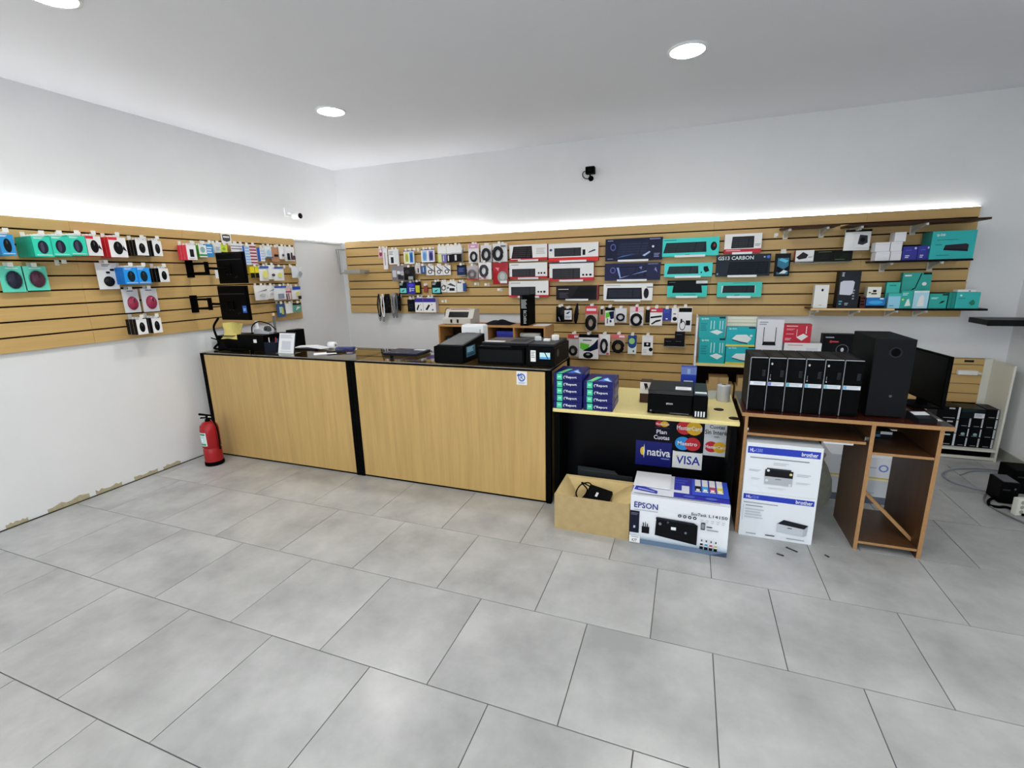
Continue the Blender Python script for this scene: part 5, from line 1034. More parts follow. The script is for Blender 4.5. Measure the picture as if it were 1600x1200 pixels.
sticker((-0.1873, 0.3046, 0.2636, 0.198), '#151c6c', [('e', .2, .58, .07, .17, '#e0b838'), ('p', [(.23, .4), (.27, .4), (.27, .8), (.23, .8)], '#151c6c'), ('p', [(.24, .3), (.26, .58), (.24, .88), (.22, .7), (.22, .45)], '#e8e8f4'), ('t', .33, .42, .97, .72, 'nativa', '#eceefa'), ('l', .72, .28, .95, .36, 1, '#8088c0')], 'blue sticker reading nativa')
sticker((0.0585, 0.3126, 0.2087, 0.1352), '#dfe2e8', [('t', .12, .25, .94, .75, 'VISA', '#1f2f8c'), ('p', [(.12, .75), (.2, .75), (.17, .62)], '#d8b02c')], 'white sticker reading VISA')
sticker((0.2489, 0.4356, 0.1664, 0.2498), '#c9cccd', [('t', .2, .84, .8, .95, 'Cuotas', '#26282e'), ('t', .02, .66, .98, .8, 'Sin Interés', '#26282e'), ('t', .4, .57, .6, .62, 'con', '#3c3e44')] + mc(.48, .28, .27, .17) + [('t', .06, .23, .9, .33, 'MasterCard', '#f4f0ec')], 'pale sticker reading Cuotas Sin Interés')

# paper reams
def ream(x0, y, z, label):
    W_, H_, D_ = .213, .0535, .297
    o = MB().box(0, W_, 0, D_, 0, H_ - .0006, M('#0f1260', .3), bev=.002).build('paper_ream', None, (x0, y, z)); tag(o, label, 'paper ream', 'paper reams on the yellow desk')
    m = MB()
    m.art([('r', .12, .08, .31, .92, '#3cbc8c'), ('r', .17, .4, .195, .68, '#a8ecd0'), ('r', .235, .4, .26, .68, '#a8ecd0'), ('r', .17, .5, .26, .58, '#a8ecd0'), ('t', .36, .28, .82, .72, '(°Report', '#d8dcf4'), ('r', .98, 0, 1, 1, '#181868')], (0, 0, 0), (W_, 0, 0), (0, 0, H_))
    m.art([('p', [(.1, .02), (.3, .02), (.5, .62), (.32, .62)], '#4cc49c'), ('p', [(.2, .2), (.28, .2), (.36, .5), (.3, .5)], '#a4b848'), ('p', [(.45, .1), (.62, .5), (.7, .62), (.8, .4), (.98, .1), (.8, .2), (.7, .1)], '#3468d0'), ('p', [(.62, .3), (.72, .5), (.82, .25), (.95, .08), (.78, .15)], '#a8c8f0'), ('l', .35, .8, .9, .9, 1, '#5058b4')], (0, 0, H_ - .0006), (W_, 0, 0), (0, D_, 0))
    m.art([('r', .1, .15, .3, .85, '#20228c'), ('l', .4, .3, .9, .7, 2, '#8c8cb8')], (W_, 0, 0), (0, D_, 0), (0, 0, H_))
    m.build('wrapper_print', o)
names = ['bottom', 'second', 'third', 'fourth', 'top']
for k in range(5): ream(-.908 + .002 * (k % 2), 3.288 + .003 * (k % 3), DZ + .0005 + .0535 * k, 'dark blue paper ream, %s one of the taller left stack' % names[k])
n4 = ['bottom', 'second', 'third', 'top']
for k in range(4): ream(-.685 + .003 * ((k + 1) % 2), 3.30 + .004 * (k % 2), DZ + .0005 + .0535 * k, 'dark blue paper ream, %s one of the lower right stack' % n4[k])

# ink tank printer
x0, x1, xt = (-0.2307, 0.8856)[0], (0.161, 0.8994)[0], (0.0694, 0.8872)[0]
t = empty('inkjet_printer', ((x0 + x1) / 2, 3.32, DZ + .0006), 'black inkjet printer with ink windows on the yellow desk', 'printer')
a, b, c = x0 - t.location.x, x1 - t.location.x, xt - t.location.x; HP = .172
m = MB(); m.box(a, c - .001, .01, .34, .008, HP - .03, BLK, bev=.008); m.build('body', t)
m = MB(); m.prism([(.02, HP - .029), (.004, HP - .022), (.016, HP - .004), (.03, HP), (.33, HP + .004), (.34, HP - .029)], a + .002, c - .002, 'x', M('#25272b', .35)); m.build('scanner_lid', t)
tk = MB().box(c, b, -.025, .33, .008, HP - .018, BLK, bev=.006).build('ink_tank', t)
MB().box(c + .002, b - .002, -.018, .33, HP - .0175, HP - .001, M('#2a2d33', .3), bev=.005).build('tank_lid', t)
for k in range(4):
    q = c + .014 + k * (b - c - .02) / 4
    MB().box(q, q + .010, -.0265, -.0252, .014, .052, M('#c8ccd0', .2), bev=.0005).build('ink_window', tk)
m = MB(); m.art([('t', .42, .5, .56, .58, 'EPSON', '#c8ccd0'), ('r', .1, .13, .92, .2, '#08080a'), ('r', .5, .1, .92, .115, '#8c9096'), ('e', .08, .17, .02, .045, '#70747a')], (a, .0098, .0), (c - a, 0, 0), (0, 0, HP - .02)); m.build('front_print', t)
m = MB(); m.art([('r', .6, .12, .95, .42, '#d8dadc'), ('l', .63, .15, .9, .38, 3, '#b8babc')], (a, .03, HP + .0004), (c - a, 0, 0), (0, .30, .004)); m.build('lid_sticker', t)
m = MB(); m.art([('r', .1, .05, .9, .2, '#d4d8dc'), ('r', .02, -.1, .98, -.02, '#4c5c6c')], (c, -.016, HP - .0008), (b - c, 0, 0), (0, .30, 0)); m.build('tank_sticker', t)
for x in (a + .03, b - .05):
    for y in (.03, .29): bx('foot', t, x, x + .02, y, y + .02, 0, .008, BLKM)
R = (0.0333, 0.9117, 0.1112, 0.1364)
hh = (0.0296, 1.0482)[1] - DZ
t = MB().box(-R[2] / 2, R[2] / 2, 0, .07, 0, hh, M('#20389c', .35)).build('ink_carton', None, (R[0], 3.78, DZ)); tag(t, 'blue carton standing behind the inkjet printer', 'box')
MB().art([('r', 0, .78, 1, 1, '#6478b0'), ('r', .4, .8, .6, .95, '#8c9cc4'), ('l', .2, .52, .8, .6, 1, '#c8d4f0'), ('l', .3, .46, .75, .55, 1, '#d0d8f4'), ('r', .12, .3, .75, .4, '#b0bce0')], (-R[2] / 2, 0, 0), (R[2], 0, 0), (0, 0, hh)).build('front_print', t)
R = (-0.2684, 0.8231, 0.085, 0.1259)
hh = (-0.2849, 0.9482)[1] - DZ
t = MB().box(-R[2] / 2, R[2] / 2, 0, .12, 0, hh, M('#4c3424', .5)).build('small_box', None, (R[0], 3.62, DZ)); tag(t, 'brown and white little carton left of the inkjet printer', 'box')
MB().art([('r', 0, .45, 1, 1, '#cfcac2'), ('p', [(.3, .95), (.5, .6), (.6, .75), (.8, .5), (.6, .95)], '#1f1d1e')], (-R[2] / 2, 0, 0), (R[2], 0, 0), (0, 0, hh)).build('front_print', t)
x, y = (0.2929, 3.8007)
hh = .125
t = empty('film_roll', (x, y + .04, DZ), 'roll of clear stretch film standing on the yellow desk', 'roll')
MB().lathe([(.018, 0), (.046, 0), (.047, .005), (.047, hh - .005), (.046, hh), (.018, hh)], M('#b8bcc0', .2, .1), 24, caps=False).build('film', t)
MB().lathe([(.0165, 0), (.018, .001), (.018, hh + .004), (.0165, hh + .004)], CARD, 18, caps=False).build('core', t)
m = MB(); m.prism([(-.105, .0), (-.04, .028), (-.045, .032), (-.11, .006)], .005, .07, 'z', M('#b4bab8', .2)); m.build('loose_end', t)

# ------------------------------------------------------------------ boxes on the floor in front of the yellow desk
x0, x1, y0, y1, H = -.282, .317, 2.927, 3.296, .345
t = empty('printer_box', ((x0 + x1) / 2, y0, 0), 'big white and blue printer carton on the floor before the yellow desk', 'box')
w_ = (x1 - x0) / 2; D = y1 - y0
m = MB(); m.box(-w_, w_, 0, D, 0, H, M('#d4d6da', .45)); m.build('body', t)
grad = [('r', 0, .10 + .012 * k, 1, .112 + .012 * k, h1) for k, h1 in enumerate(('#9cacb8', '#a4b2bd', '#abb8c2', '#b2bec7', '#b9c4cc', '#c0c9d0', '#c6cfd5', '#ccd3d9'))]
fr = [('r', 0, 0, 1, 1, '#d3d6dc')] + grad + [('r', 0, 0, 1, .1, '#5c7088'), ('p', [(.8, 0), (1, 0), (1, .1), (.93, .06), (.86, .015)], '#3c4c64'),
      ('t', .04, .75, .29, .87, 'EPSON', '#26307c'), ('l', .04, .69, .29, .715, 1, '#9498a8'),
      ('t', .63, .75, .78, .81, 'EcoTank', '#55575f'), ('t', .8, .75, .98, .81, 'L14150', '#55575f'),
      ('r', .0, .22, .1, .68, '#22263a'), ('l', .01, .58, .09, .64, 2, '#5c6078'), ('r', .04, .32, .06, .37, '#a8acc0'),
      ('r', .13, .24, .21, .38, '#1c1e24'), ('r', .14, .38, .15, .46, '#1c1e24'), ('r', .165, .38, .172, .48, '#1c1e24'), ('r', .185, .38, .195, .45, '#1c1e24'),
      ('p', [(.27, .24), (.70, .16), (.70, .56), (.66, .6), (.28, .62)], '#15171c'), ('p', [(.27, .58), (.28, .62), (.66, .6), (.70, .56)], '#2c3038'), ('r', .435, .4, .485, .46, '#d0d4d8'), ('e', .32, .49, .015, .03, '#6c7078'), ('e', .4, .54, .012, .025, '#4c5058'), ('e', .585, .38, .012, .025, '#6c7078'),
      ('r', .73, .5, .77, .64, '#1c1e26'), ('r', .735, .52, .765, .62, '#7c808c'), ('l', .785, .54, .84, .58, 1, '#2c2e36'), ('l', .79, .48, .9, .52, 1, '#8c9098'),
      ('r', .0, .02, .115, .17, '#e4e6e8'), ('t', .03, .04, .085, .1, 'KIT', '#55575f'), ('l', .02, .12, .1, .15, 1, '#8c9098')]
for k in range(4): fr.append(('e', .515 + .05 * k, .715, .018, .032, '#34363e')); fr.append(('e', .515 + .05 * k, .715, .007, .013, '#c8ccd0'))
for k in range(5): fr.append(('l', .72 + .052 * k, .64, .75 + .052 * k, .71, 2, '#b4b8bc'))
for k, h1 in enumerate(('#1c1e22', '#2a8cb4', '#b43c5c', '#a8a85c')):
    u = .73 + .046 * k
    fr += [('r', u, .12, u + .034, .18, '#15171c'), ('r', u + .003, .18, u + .031, .27, '#d4d8dc'), ('r', u + .003, .2, u + .031, .24, h1), ('r', u + .01, .28, u + .024, .32, '#50545c')]
tp = [('r', 0, 0, 1, 1, '#252c94'), ('p', [(0.0, .0), (.44, .0), (.44, 1), (.03, 1)], '#c8cbd4'), ('r', 0, 0, 1, .10, '#c8ccd4'), ('p', [(.02, .22), (.27, .14), (.27, .26), (.04, .46)], '#2c3498'), ('p', [(.06, .26), (.24, .2), (.24, .22), (.06, .3)], '#b0b8e4'),
      ('r', .44, .3, .6, .4, '#c4c8d4'), ('r', .52, .4, .6, .62, '#c4c8d4'), ('l', .44, .66, .58, .86, 2, '#4450b4'), ('r', .63, .28, 1, .98, '#2c48b4'), ('e', .82, .2, .06, .05, '#5060b8'), ('e', .6, .18, .06, .05, '#4454b0'), ('e', .2, .6, .05, .05, '#a8acb8'), ('l', .03, .03, .9, .07, 1, '#6c7084')]
for k, (h1, h2) in enumerate((('#1c1e22', '#d8dade'), ('#3ca0d4', '#dcdee4'), ('#a83c5c', '#dcdee4'), ('#c8b83c', '#dcdee4'))):
    u = .66 + .075 * k
    tp += [('r', u, .42, u + .06, .95, h2), ('r', u, .45, u + .06, .66, h1), ('r', u + .012, .46, u + .048, .54, '#e8eaee')]
m = MB(); m.art(fr, (-w_, 0, 0), (2 * w_, 0, 0), (0, 0, H)); m.build('front_print', t)
m = MB(); m.art(tp, (-w_, 0, H), (2 * w_, 0, 0), (0, D, 0)); m.build('top_print', t)
MB().box(-w_ + .002, -w_ + .24, D * .35, D - .002, H + .0065, H + .012, M('#cfd1d6', .5)).build('loose_flap', t)
# open carton
x0, x1, y0, y1, H = -.806, -.2875, 2.937, 3.297, .262
t = empty('open_carton', ((x0 + x1) / 2, y0, 0), 'open brown cardboard carton on the floor holding a black adapter', 'box')
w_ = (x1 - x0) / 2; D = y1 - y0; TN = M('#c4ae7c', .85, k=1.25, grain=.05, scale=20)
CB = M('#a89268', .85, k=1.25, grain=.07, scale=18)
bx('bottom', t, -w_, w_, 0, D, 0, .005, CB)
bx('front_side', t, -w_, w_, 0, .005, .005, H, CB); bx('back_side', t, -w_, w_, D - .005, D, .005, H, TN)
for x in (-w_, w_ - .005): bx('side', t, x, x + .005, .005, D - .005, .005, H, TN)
MB().prism([(.006, H - .02), (.16, H - .115), (.162, H - .11), (.008, H - .012)], -w_ + .01, w_ - .01, 'x', TN).build('flap', t)
MB().prism([(D - .006, H - .02), (D - .14, H - .12), (D - .142, H - .115), (D - .008, H - .012)], -w_ + .01, w_ - .01, 'x', TN).build('flap', t)
MB().prism([(-w_ + .006, H - .01), (-w_ + .1, H - .09), (-w_ + .098, H - .085), (-w_ + .006, H - .002)], .02, D - .02, 'y', TN).build('flap', t)
MB().prism([(w_ - .006, H - .01), (w_ - .14, H - .075), (w_ - .14, H - .07), (w_ - .006, H - .002)], .02, D - .02, 'y', TN).build('flap', t)
cx = t.location.x
o = MB().box(-.085, .085, -.07, .07, 0, .045, BLK, bev=.006).build('power_adapter', None, (cx + .02, y0 + .17, H - .075), .35); o.rotation_euler = (.55, .12, -.2)
tag(o, 'black boxy adapter lying in the open carton', 'adapter')
MB().art([('r', .4, .4, .5, .65, '#c4c6c8')], (-.085, -.07, .045), (.17, 0, 0), (0, .14, 0)).build('label_sticker', o)
pts = curve_pts([(cx - .01, y0 + .2, H - .03), (cx - .06, y0 + .24, H + .005), (cx - .12, y0 + .22, H - .01), (cx - .14, y0 + .16, H - .05), (cx - .10, y0 + .12, H - .075), (cx - .06, y0 + .17, H - .02), (cx - .11, y0 + .21, H + .015), (cx - .03, y0 + .22, H - .02)], 8)
tag(MB().tube(pts, .005, BLKM, 6).build('cable'), 'black cable looped out of the open carton', 'cable')
# grey lid leaning behind the carton
(xa, za), (xb, zb) = (-0.7453, 0.2852), (-0.3243, 0.2444)
t = MB().prism([(xa, 0), (xb, 0), (xb, zb), (xa + (xb - xa) * .75, zb), (xa + (xb - xa) * .68, (za + zb) / 2 + .01), (xa, za)], 3.42, 3.432, 'y', M('#3c4044', .4)).build('grey_panel'); tag(t, 'dark grey panel standing behind the open carton', 'panel')
MB().box(xa + .02, xa + .3, 3.4190, 3.4198, za - .03, za - .028, M('#55595e')).build('edge_line', t)

# ------------------------------------------------------------------ brown desk
MX0, MX1, MYF, MD = .372, 1.474, 3.272, .56
t = empty('computer_desk', ((MX0 + MX1) / 2, MYF, 0), 'brown desk with a mahogany top carrying the row of black computers', 'desk')
ox = t.location.x
def edged(name, x0, x1, y0, y1, z0, z1, m=BRN): return MB().box(x0 - ox, x1 - ox, y0, y1, z0, z1, m, front=EDGE).build(name, t)
edged('desk_top', MX0, MX1, -.004, MD + .04, .838, .862, MAHOG)
edged('side_panel', .392, .411, .01, MD, 0, .8378); edged('divider', 1.083, 1.105, .01, MD - .1, 0, .8378); edged('side_panel', 1.412, 1.434, .008, MD, 0, .8378)
edged('keyboard_tray', .413, 1.07, .018, .40, .705, .722)
for x in (.4115, 1.0705): bx('tray_rail', t, x - ox, x + .012 - ox, .05, .42, .724, .745, CHROME)
bx('tray_support', t, .85 - ox, 1.01 - ox, .03, .06, .690, .7045, WHT)
edged('cubby_shelf', 1.1055, 1.4115, .012, MD - .05, .648, .664); edged('bottom_shelf', 1.1055, 1.4115, .012, MD - .05, .045, .062)
bx('back_rail', t, .4115 - ox, 1.0825 - ox, MD - .13, MD - .114, .62, .8375, BRN)
bx('back_rail', t, 1.1055 - ox, 1.4115 - ox, MD - .02, MD - .004, .665, .8375, BRN)
(xa, za), (xb, zb) = (1.1447, 0.3551), (1.4287, 0.051)
zb = .066; d = Vector((xb - xa, 0, za - zb)); L_ = d.length
an = math.atan2(za - zb, xa - xb)
o = MB().box(-.008, .012, -.02, .06, 0, L_, wood('loose_board', '#a8825a', (3, 3, 8), k=1.2), front=EDGE).build('wooden_slat', None, (xb - .012, 3.40, zb))
o.rotation_euler = (0, -(PI / 2 - (PI - an)) * 1.0, 0); tag(o, 'loose wooden slat leaning diagonally inside the brown desk', 'board')
MB().box(-.0085, -.0081, -.01, .05, .02, L_ - .02, M('#c09a70', .6)).build('pale_face', o)
zz = .6645
o = MB().box(-.05, .05, 0, .1, 0, .045, M('#24282c', .4), bev=.004).build('small_device', None, (1.26, 3.6, zz)); tag(o, 'small dark device with a white label at the back of the desk cubby', 'device')
MB().art([('r', .3, .55, .95, .95, '#d4d8da'), ('r', 0, .1, .3, .5, '#3c6c8c')], (-.05, 0, 0), (.1, 0, 0), (0, 0, .045)).build('front_print', o)
o = MB().box(-.03, .03, 0, .06, 0, .03, M('#c06c5c', .5), bev=.003).build('small_box', None, (1.165, 3.62, zz)); tag(o, 'small reddish box at the back of the desk cubby', 'box')
MB().art([('r', .1, .3, .9, .6, '#e0c8c0')], (-.03, 0, 0), (.06, 0, 0), (0, 0, .03)).build('front_print', o)

# six slim towers
XT = [.398, .503, .606, .709, .812, .914, 1.018]
nm = ['the plain one at the row start', 'with a violet square on its white band', 'third from the desk end with a teal square on its band', 'fourth in the row, teal square and three bright marks', 'fifth in the row with a pale teal square', 'the last one, touching the tall black cabinet']
for k in range(6):
    W_ = XT[k + 1] - XT[k] - .004; HT, DT = .355, .335
    t = empty('slim_computer', (XT[k] + .002, 3.335, .8625), 'slim black tower computer, ' + nm[k], 'computer', 'tower computers on the brown desk')
    m = MB(); m.box(0, W_, .012, DT, .003, HT, M('#17181a', .5, k=1.1), bev=.003); m.build('case', t)
    m = MB(); m.box(.004, W_ - .001, 0, .0118, .004, HT - .004, M('#08090b', .25, k=1.0, spec=.2)); m.build('front_panel', t)
    bx('silver_edge', t, 0, .0038, -.001, .0118, .004, HT - .004, M('#7c8086', .3, .4)); bx('silver_edge', t, .004, W_ - .001, -.001, .0118, HT - .0038, HT - .0008, M('#a8acb0', .3, .4))
    bn = [('r', .03, .485, .98, .555, '#ccd0d6')]
    if k: bn.append(('r', .05, .49, .22, .55, ['', '#6470c0', '#4ca4b4', '#58a4bc', '#74b4bc', '#6ca4cc'][k]))
    bn.append(('l', .25, .5, .9, .54, 2, '#a8b0b8'))
    bn += [('r', .7, .66 + .022 * q, .9, .672 + .022 * q, '#3c3e44') for q in range(6)]
    if k in (1, 3, 4): bn += [('e', .16, .9, .06, .022, '#a8acb0'), ('r', .09, .6, .15, .62, '#c8ccd0'), ('l', .1, .63, .14, .7, 3, '#8c9096')]
    MB().art(bn, (.004, 0, .004), (W_ - .005, 0, 0), (0, 0, HT - .008)).build('front_print', t)
    bx('top_ridge', t, W_ * .3, W_ * .75, .03, .2, HT, HT + .002, M('#2a2b2f', .5))
# tall black cabinet (subwoofer) with a port
(xa, za), (xb, zb) = (1.0709, 1.3439), (1.271, 1.3489)
HB = (za + zb) / 2 - .862
t = empty('subwoofer', (xa, 3.38, .8625), 'tall black subwoofer cabinet with a round port on the brown desk', 'speaker')
W_ = xb - xa
MB().box(0, W_, .02, .42, .006, HB - .001, M('#0e0f11', .55, k=1.0, spec=.16), bev=.004).build('cabinet', t)
MB().box(0, W_, 0, .0198, .006, HB - .001, M('#1c1e22', .5, k=1.3, spec=.3), bev=.003).build('front_baffle', t)
px = (1.1758, 1.2661); c = (px[0] - xa, 0, px[1] - .8625)
MB().lathe([(.034, .0), (.031, -.004), (.026, -.001), (.024, -.0003)], M('#2c2e33', .35, k=1.3), 24, axis='y', c=c, caps=False).build('port_ring', t)
MB().lathe([(.0245, -.0003), (.0245, -.0002)], M('#020203', .9, k=.6), 24, axis='y', c=c).build('port', t)
px = (1.1828, 0.9989); MB().lathe([(.008, -.003), (.008, -.0001)], M('#55585e', .3), 12, axis='y', c=(px[0] - xa, 0, px[1] - .8625)).build('badge', t)
for x in (.015, W_ - .035):
    for y in (.03, .38): bx('foot', t, x, x + .02, y, y + .02, 0, .006, BLKM)
# monitor turned side-on at the desk end
t = empty('desktop_monitor', (1.475, 3.77, .8625), 'black monitor turned away at the right end of the brown desk', 'monitor', rz=math.radians(-84))
hA = (1.5066, 1.2333)[1] - .8625
MB().box(-.26, .28, -.022, .0, .055, hA + .0, BLKM, bev=.004).build('screen_frame', t)
MB().box(-.25, .27, -.0228, -.0222, .065, hA - .01, M('#0c0d10', .45)).build('screen', t)
MB().box(-.16, .16, .0002, .03, .1, hA - .06, BLKM, bev=.01).build('back_cover', t)
MB().box(-.03, .03, .0, .04, .01, .12, BLKM, bev=.004).build('neck', t)
MB().box(-.11, .11, -.075, .09, 0, .012, BLKM, bev=.005).build('stand_base', t)
x, y = (1.3692, 3.376)
t = empty('card_reader', (x - .02, y - .015, .8625), 'black card reader with a white label beside the monitor', 'card reader', rz=.25)
MB().prism([(-.05, 0), (.06, 0), (.06, .045), (-.05, .022)], -.05, .05, 'x', M('#26282c', .35)).build('body', t)
m = MB(); m.art([('r', .1, .5, .95, .9, '#d4d8dc'), ('l', .1, .1, .8, .4, 3, '#4c5056')], (-.05, -.05, .0222), (.1, 0, 0), (0, .11, .023)); m.build('top_print', t)
x, y = (1.4584, 3.4219)
o = bx('paper_sheet', None, -.03, .03, -.02, .02, 0, .002, WHT, 0, (x - .03, y - .02, .8625)); tag(o, 'small white slip near the corner of the brown desk', 'paper')

# printer cartons under the brown desk
def bro(z, H, label, art, x0):
    W_ = .432
    t = empty('printer_box', (x0, 3.245, z), label, 'box', 'white printer cartons under the brown desk')
    MB().box(0, W_, 0, .33, 0, H, M('#d2d6dd', .5), bev=.002).build('body', t)
    MB().art(art, (0, 0, 0), (W_, 0, 0), (0, 0, H)).build('front_print', t)
BL = '#2438a4'
low = [('r', .02, .84, .97, .955, BL), ('t', .06, .87, .14, .925, 'HL-', '#d8dcf0'), ('t', .15, .87, .23, .925, '1210', '#8090cc'), ('t', .73, .865, .95, .94, 'brother', '#e4e8f8'), ('l', .78, .85, .93, .862, 1, '#a8b0dc'), ('l', .03, .74, .5, .78, 1, '#8c909c'), ('l', .06, .68, .3, .71, 1, '#6c707c'), ('r', .03, .36, .034, .72, '#9094a0'), ('l', .06, .4, .32, .64, 4, '#b4b8c0'),
       ('p', [(.52, .2), (.87, .16), (.92, .2), (.93, .42), (.58, .44), (.52, .38)], '#a4a8b0'), ('p', [(.52, .38), (.88, .33), (.93, .42), (.6, .48)], '#2c2e34'), ('p', [(.52, .2), (.87, .16), (.87, .33), (.52, .38)], '#b4b8bf'), ('r', .66, .30, .72, .32, '#55585f'), ('l', .1, .05, .24, .09, 1, '#8c909c'), ('l', .37, .05, .5, .1, 1, '#50545c'), ('l', .66, .05, .9, .09, 1, '#8c909c')]
up = [('r', .02, .79, .97, .925, BL), ('t', .05, .82, .12, .89, 'HL-', '#d8dcf0'), ('t', .13, .82, .22, .89, '1200', '#8090cc'), ('t', .73, .82, .94, .895, 'brother', '#e4e8f8'), ('l', .78, .8, .93, .812, 1, '#a8b0dc'), ('l', .06, .68, .84, .72, 1, '#787c88'), ('l', .38, .58, .58, .64, 2, '#b0b4bc'), ('l', .06, .42, .22, .47, 2, '#b0b4bc'), ('l', .7, .4, .88, .46, 2, '#b0b4bc'), ('l', .1, .26, .22, .3, 2, '#b0b4bc'), ('l', .7, .26, .88, .3, 2, '#b0b4bc'), ('l', .34, .1, .58, .14, 2, '#c0c4ca'),
      ('r', .28, .2, .65, .38, '#a4a8ae'), ('r', .28, .36, .65, .5, '#26282c'), ('r', .3, .5, .62, .53, '#3c3e44'), ('r', .42, .31, .5, .325, '#686c72'), ('e', .32, .48, .02, .025, '#c8ccd0'), ('e', .62, .44, .02, .025, '#c8c080'), ('e', .31, .28, .02, .025, '#c8ccd0'), ('e', .62, .23, .02, .025, '#c8ccd0')]
bro(0.0005, .324, 'white printer carton with a blue band, lower one of two', low, .4125)
bro(.3255, .345, 'white printer carton with a blue band, upper one of two', up, .413)
# white cartons and a sack further back under the desk
for z, H, l, sd in ((.0005, .205, 'white carton lying behind the brown desk, lower one', '#c0c4c8'), (.2065, .17, 'white carton with a blue round emblem behind the brown desk', '#d4d6dc')):
    t = MB().box(0, .44, 0, .3, 0, H, M(sd, .5), bev=.006).build('storage_carton', None, (1.10, 4.03, z)); tag(t, l, 'box')
    a_ = [('o', .78, .5, .07, .17, .35, '#6c80c4'), ('l', .45, .45, .68, .52, 1, '#a0a4b0'), ('r', 0, 0, 1, .06, '#c8b45c')] if z > .1 else [('r', 0, 0, 1, .28, '#5c6474'), ('r', 0, .93, 1, 1, '#d8d4b0'), ('l', .4, .35, .7, .45, 1, '#a8acb4')]
    MB().art(a_, (0, 0, 0), (.44, 0, 0), (0, 0, H)).build('front_print', t)
m = MB(); vs = []; nn = 10
for j, (z, r) in enumerate(((0.0, .085), (.08, .1), (.2, .09), (.3, .06), (.36, .03), (.4, .045))):
    for k in range(nn):
        a = 2 * PI * k / nn; q = r * (1 + .12 * math.sin(3 * a + j))
        vs.append((1.0 + q * math.cos(a), 3.93 + q * .7 * math.sin(a), z))
m.raw(vs, [(j * nn + k, j * nn + (k + 1) % nn, (j + 1) * nn + (k + 1) % nn, (j + 1) * nn + k) for j in range(5) for k in range(nn)] + [tuple(range(nn)), tuple(range(5 * nn, 6 * nn))], M('#8c8c80', .85, grain=.1, scale=30), True)
tag(m.build('cloth_sack'), 'grey green cloth sack standing beside the white cartons under the desk', 'bag')

# ------------------------------------------------------------------ router shelf unit at the back
SY = 5.20
t = empty('router_shelf', (.088, SY, 0), 'white sided shelf unit with a pale yellow shelf of router cartons', 'shelf unit')
Z1 = (0.1085, 1.3013)[1]; ZS = (0.1383, 0.8289)[1]
SW = 1.62
bx('side_panel', t, 0, .018, 0, .42, 0, Z1, WHT); bx('side_panel', t, SW, SW + .018, 0, .42, 0, ZS, WHT)
MB().box(.0185, SW - .0005, 0, .42, ZS - .03, ZS, M('#c8a868', .5, k=1.2), front=YEL).build('shelf_board', t)
DB = M('#3a1c14', .5, k=1.0, grain=.1)
bx('back_board', t, .0185, SW - .0005, .40, .42, .02, ZS - .031, DB)
MB().box(.0185, SW - .0005, .005, .395, .44, .46, DB).build('shelf_board', t)
MB().box(.0185, SW - .0005, .005, .395, 0, .02, DB).build('shelf_board', t)
CG = 'brown cartons in the lower shelf'
cA, cB = (0.2296, 0.5961), (0.4878, 0.6114)
hC = cA[1] - .4605
for x0, x1, z, h, l in ((cA[0], cB[0], .4605, hC, 'brown carton at the bottom of the dark lower shelf'), (cA[0] + .02, cB[0] - .05, .461 + hC, .075, 'brown carton lying on the wider one in the dark shelf'), (cB[0] + .02, cB[0] + .25, .4605, hC * .95, 'brown carton half hidden by the first black tower'), (cB[0] + .04, cB[0] + .2, .461 + hC * .95, .085, 'brown carton on top beside the first black tower')):
    o = MB().box(0, x1 - x0, 0, .2, 0, h, CARD).build('brown_carton', None, (x0, 5.25, z)); tag(o, l, 'box', CG)
    MB().box((x1 - x0) * .46, (x1 - x0) * .54, -.0005, -.0001, 0, h, M('#a8895c', .5)).build('packing_tape', o)
RG = 'router cartons on the pale yellow shelf'
def router(R, z, side, front, art, label, t_=.09, y=5.215):
    x, _, w2, h = R
    return onshelf('router_box', (x, 0, w2 - .003, h, y), z, t_, side, front, art, label, RG)
zs = ZS + .0005
TP = [('t', .08, .86, .36, .95, 'tp-link', '#e8f6f4'), ('r', .76, .93, .98, 1, '#1c4048')]
def ant(u): return ('r', u, .42, u + .03, .82, '#bcdcdc')
R1 = (0.2558, 0.8249, 0.2499, 0.2603); R0 = (0.241, 1.0853, 0.2507, 0.2159)
AN = TP + [ant(.44), ant(.56), ant(.78), ant(.88), ('p', [(.42, .3), (.68, .4), (.93, .3), (.72, .16)], '#cfe4e4'), ('l', .06, .3, .3, .7, 4, '#1f8086')]
router(R1, zs, '#12757c', '#22a0a4', AN, 'teal router carton with four printed antennas, lower left one')
router(R0, zs + R1[3] + .001, '#12757c', '#22a0a4', AN, 'teal router carton with four printed antennas, upper left one')
R3 = (0.5231, 0.8365, 0.2731, 0.1805); R2 = (0.5125, 1.0172, 0.2681, 0.197)
DOM = TP + [('p', [(.2, .38), (.35, .6), (.7, .62), (.88, .42), (.75, .2), (.5, .26)], '#d4e8ea'), ('p', [(.2, .38), (.5, .26), (.75, .2), (.75, .14), (.5, .2), (.22, .32)], '#2c5058')]
router(R3, zs, '#148088', '#24a6b0', DOM + [('r', 0, 0, 1, .1, '#c8b83c')], 'teal router carton with a white dome shape, lower one')
router(R2, zs + R3[3] + .001, '#148088', '#24a6b0', DOM + [('r', 0, 0, 1, .1, '#d0c048'), ('e', .86, .56, .05, .06, '#f0f8f8')], 'teal router carton with a white dome shape, upper one')
R = (0.7706, 0.8545, 0.236, 0.4577)
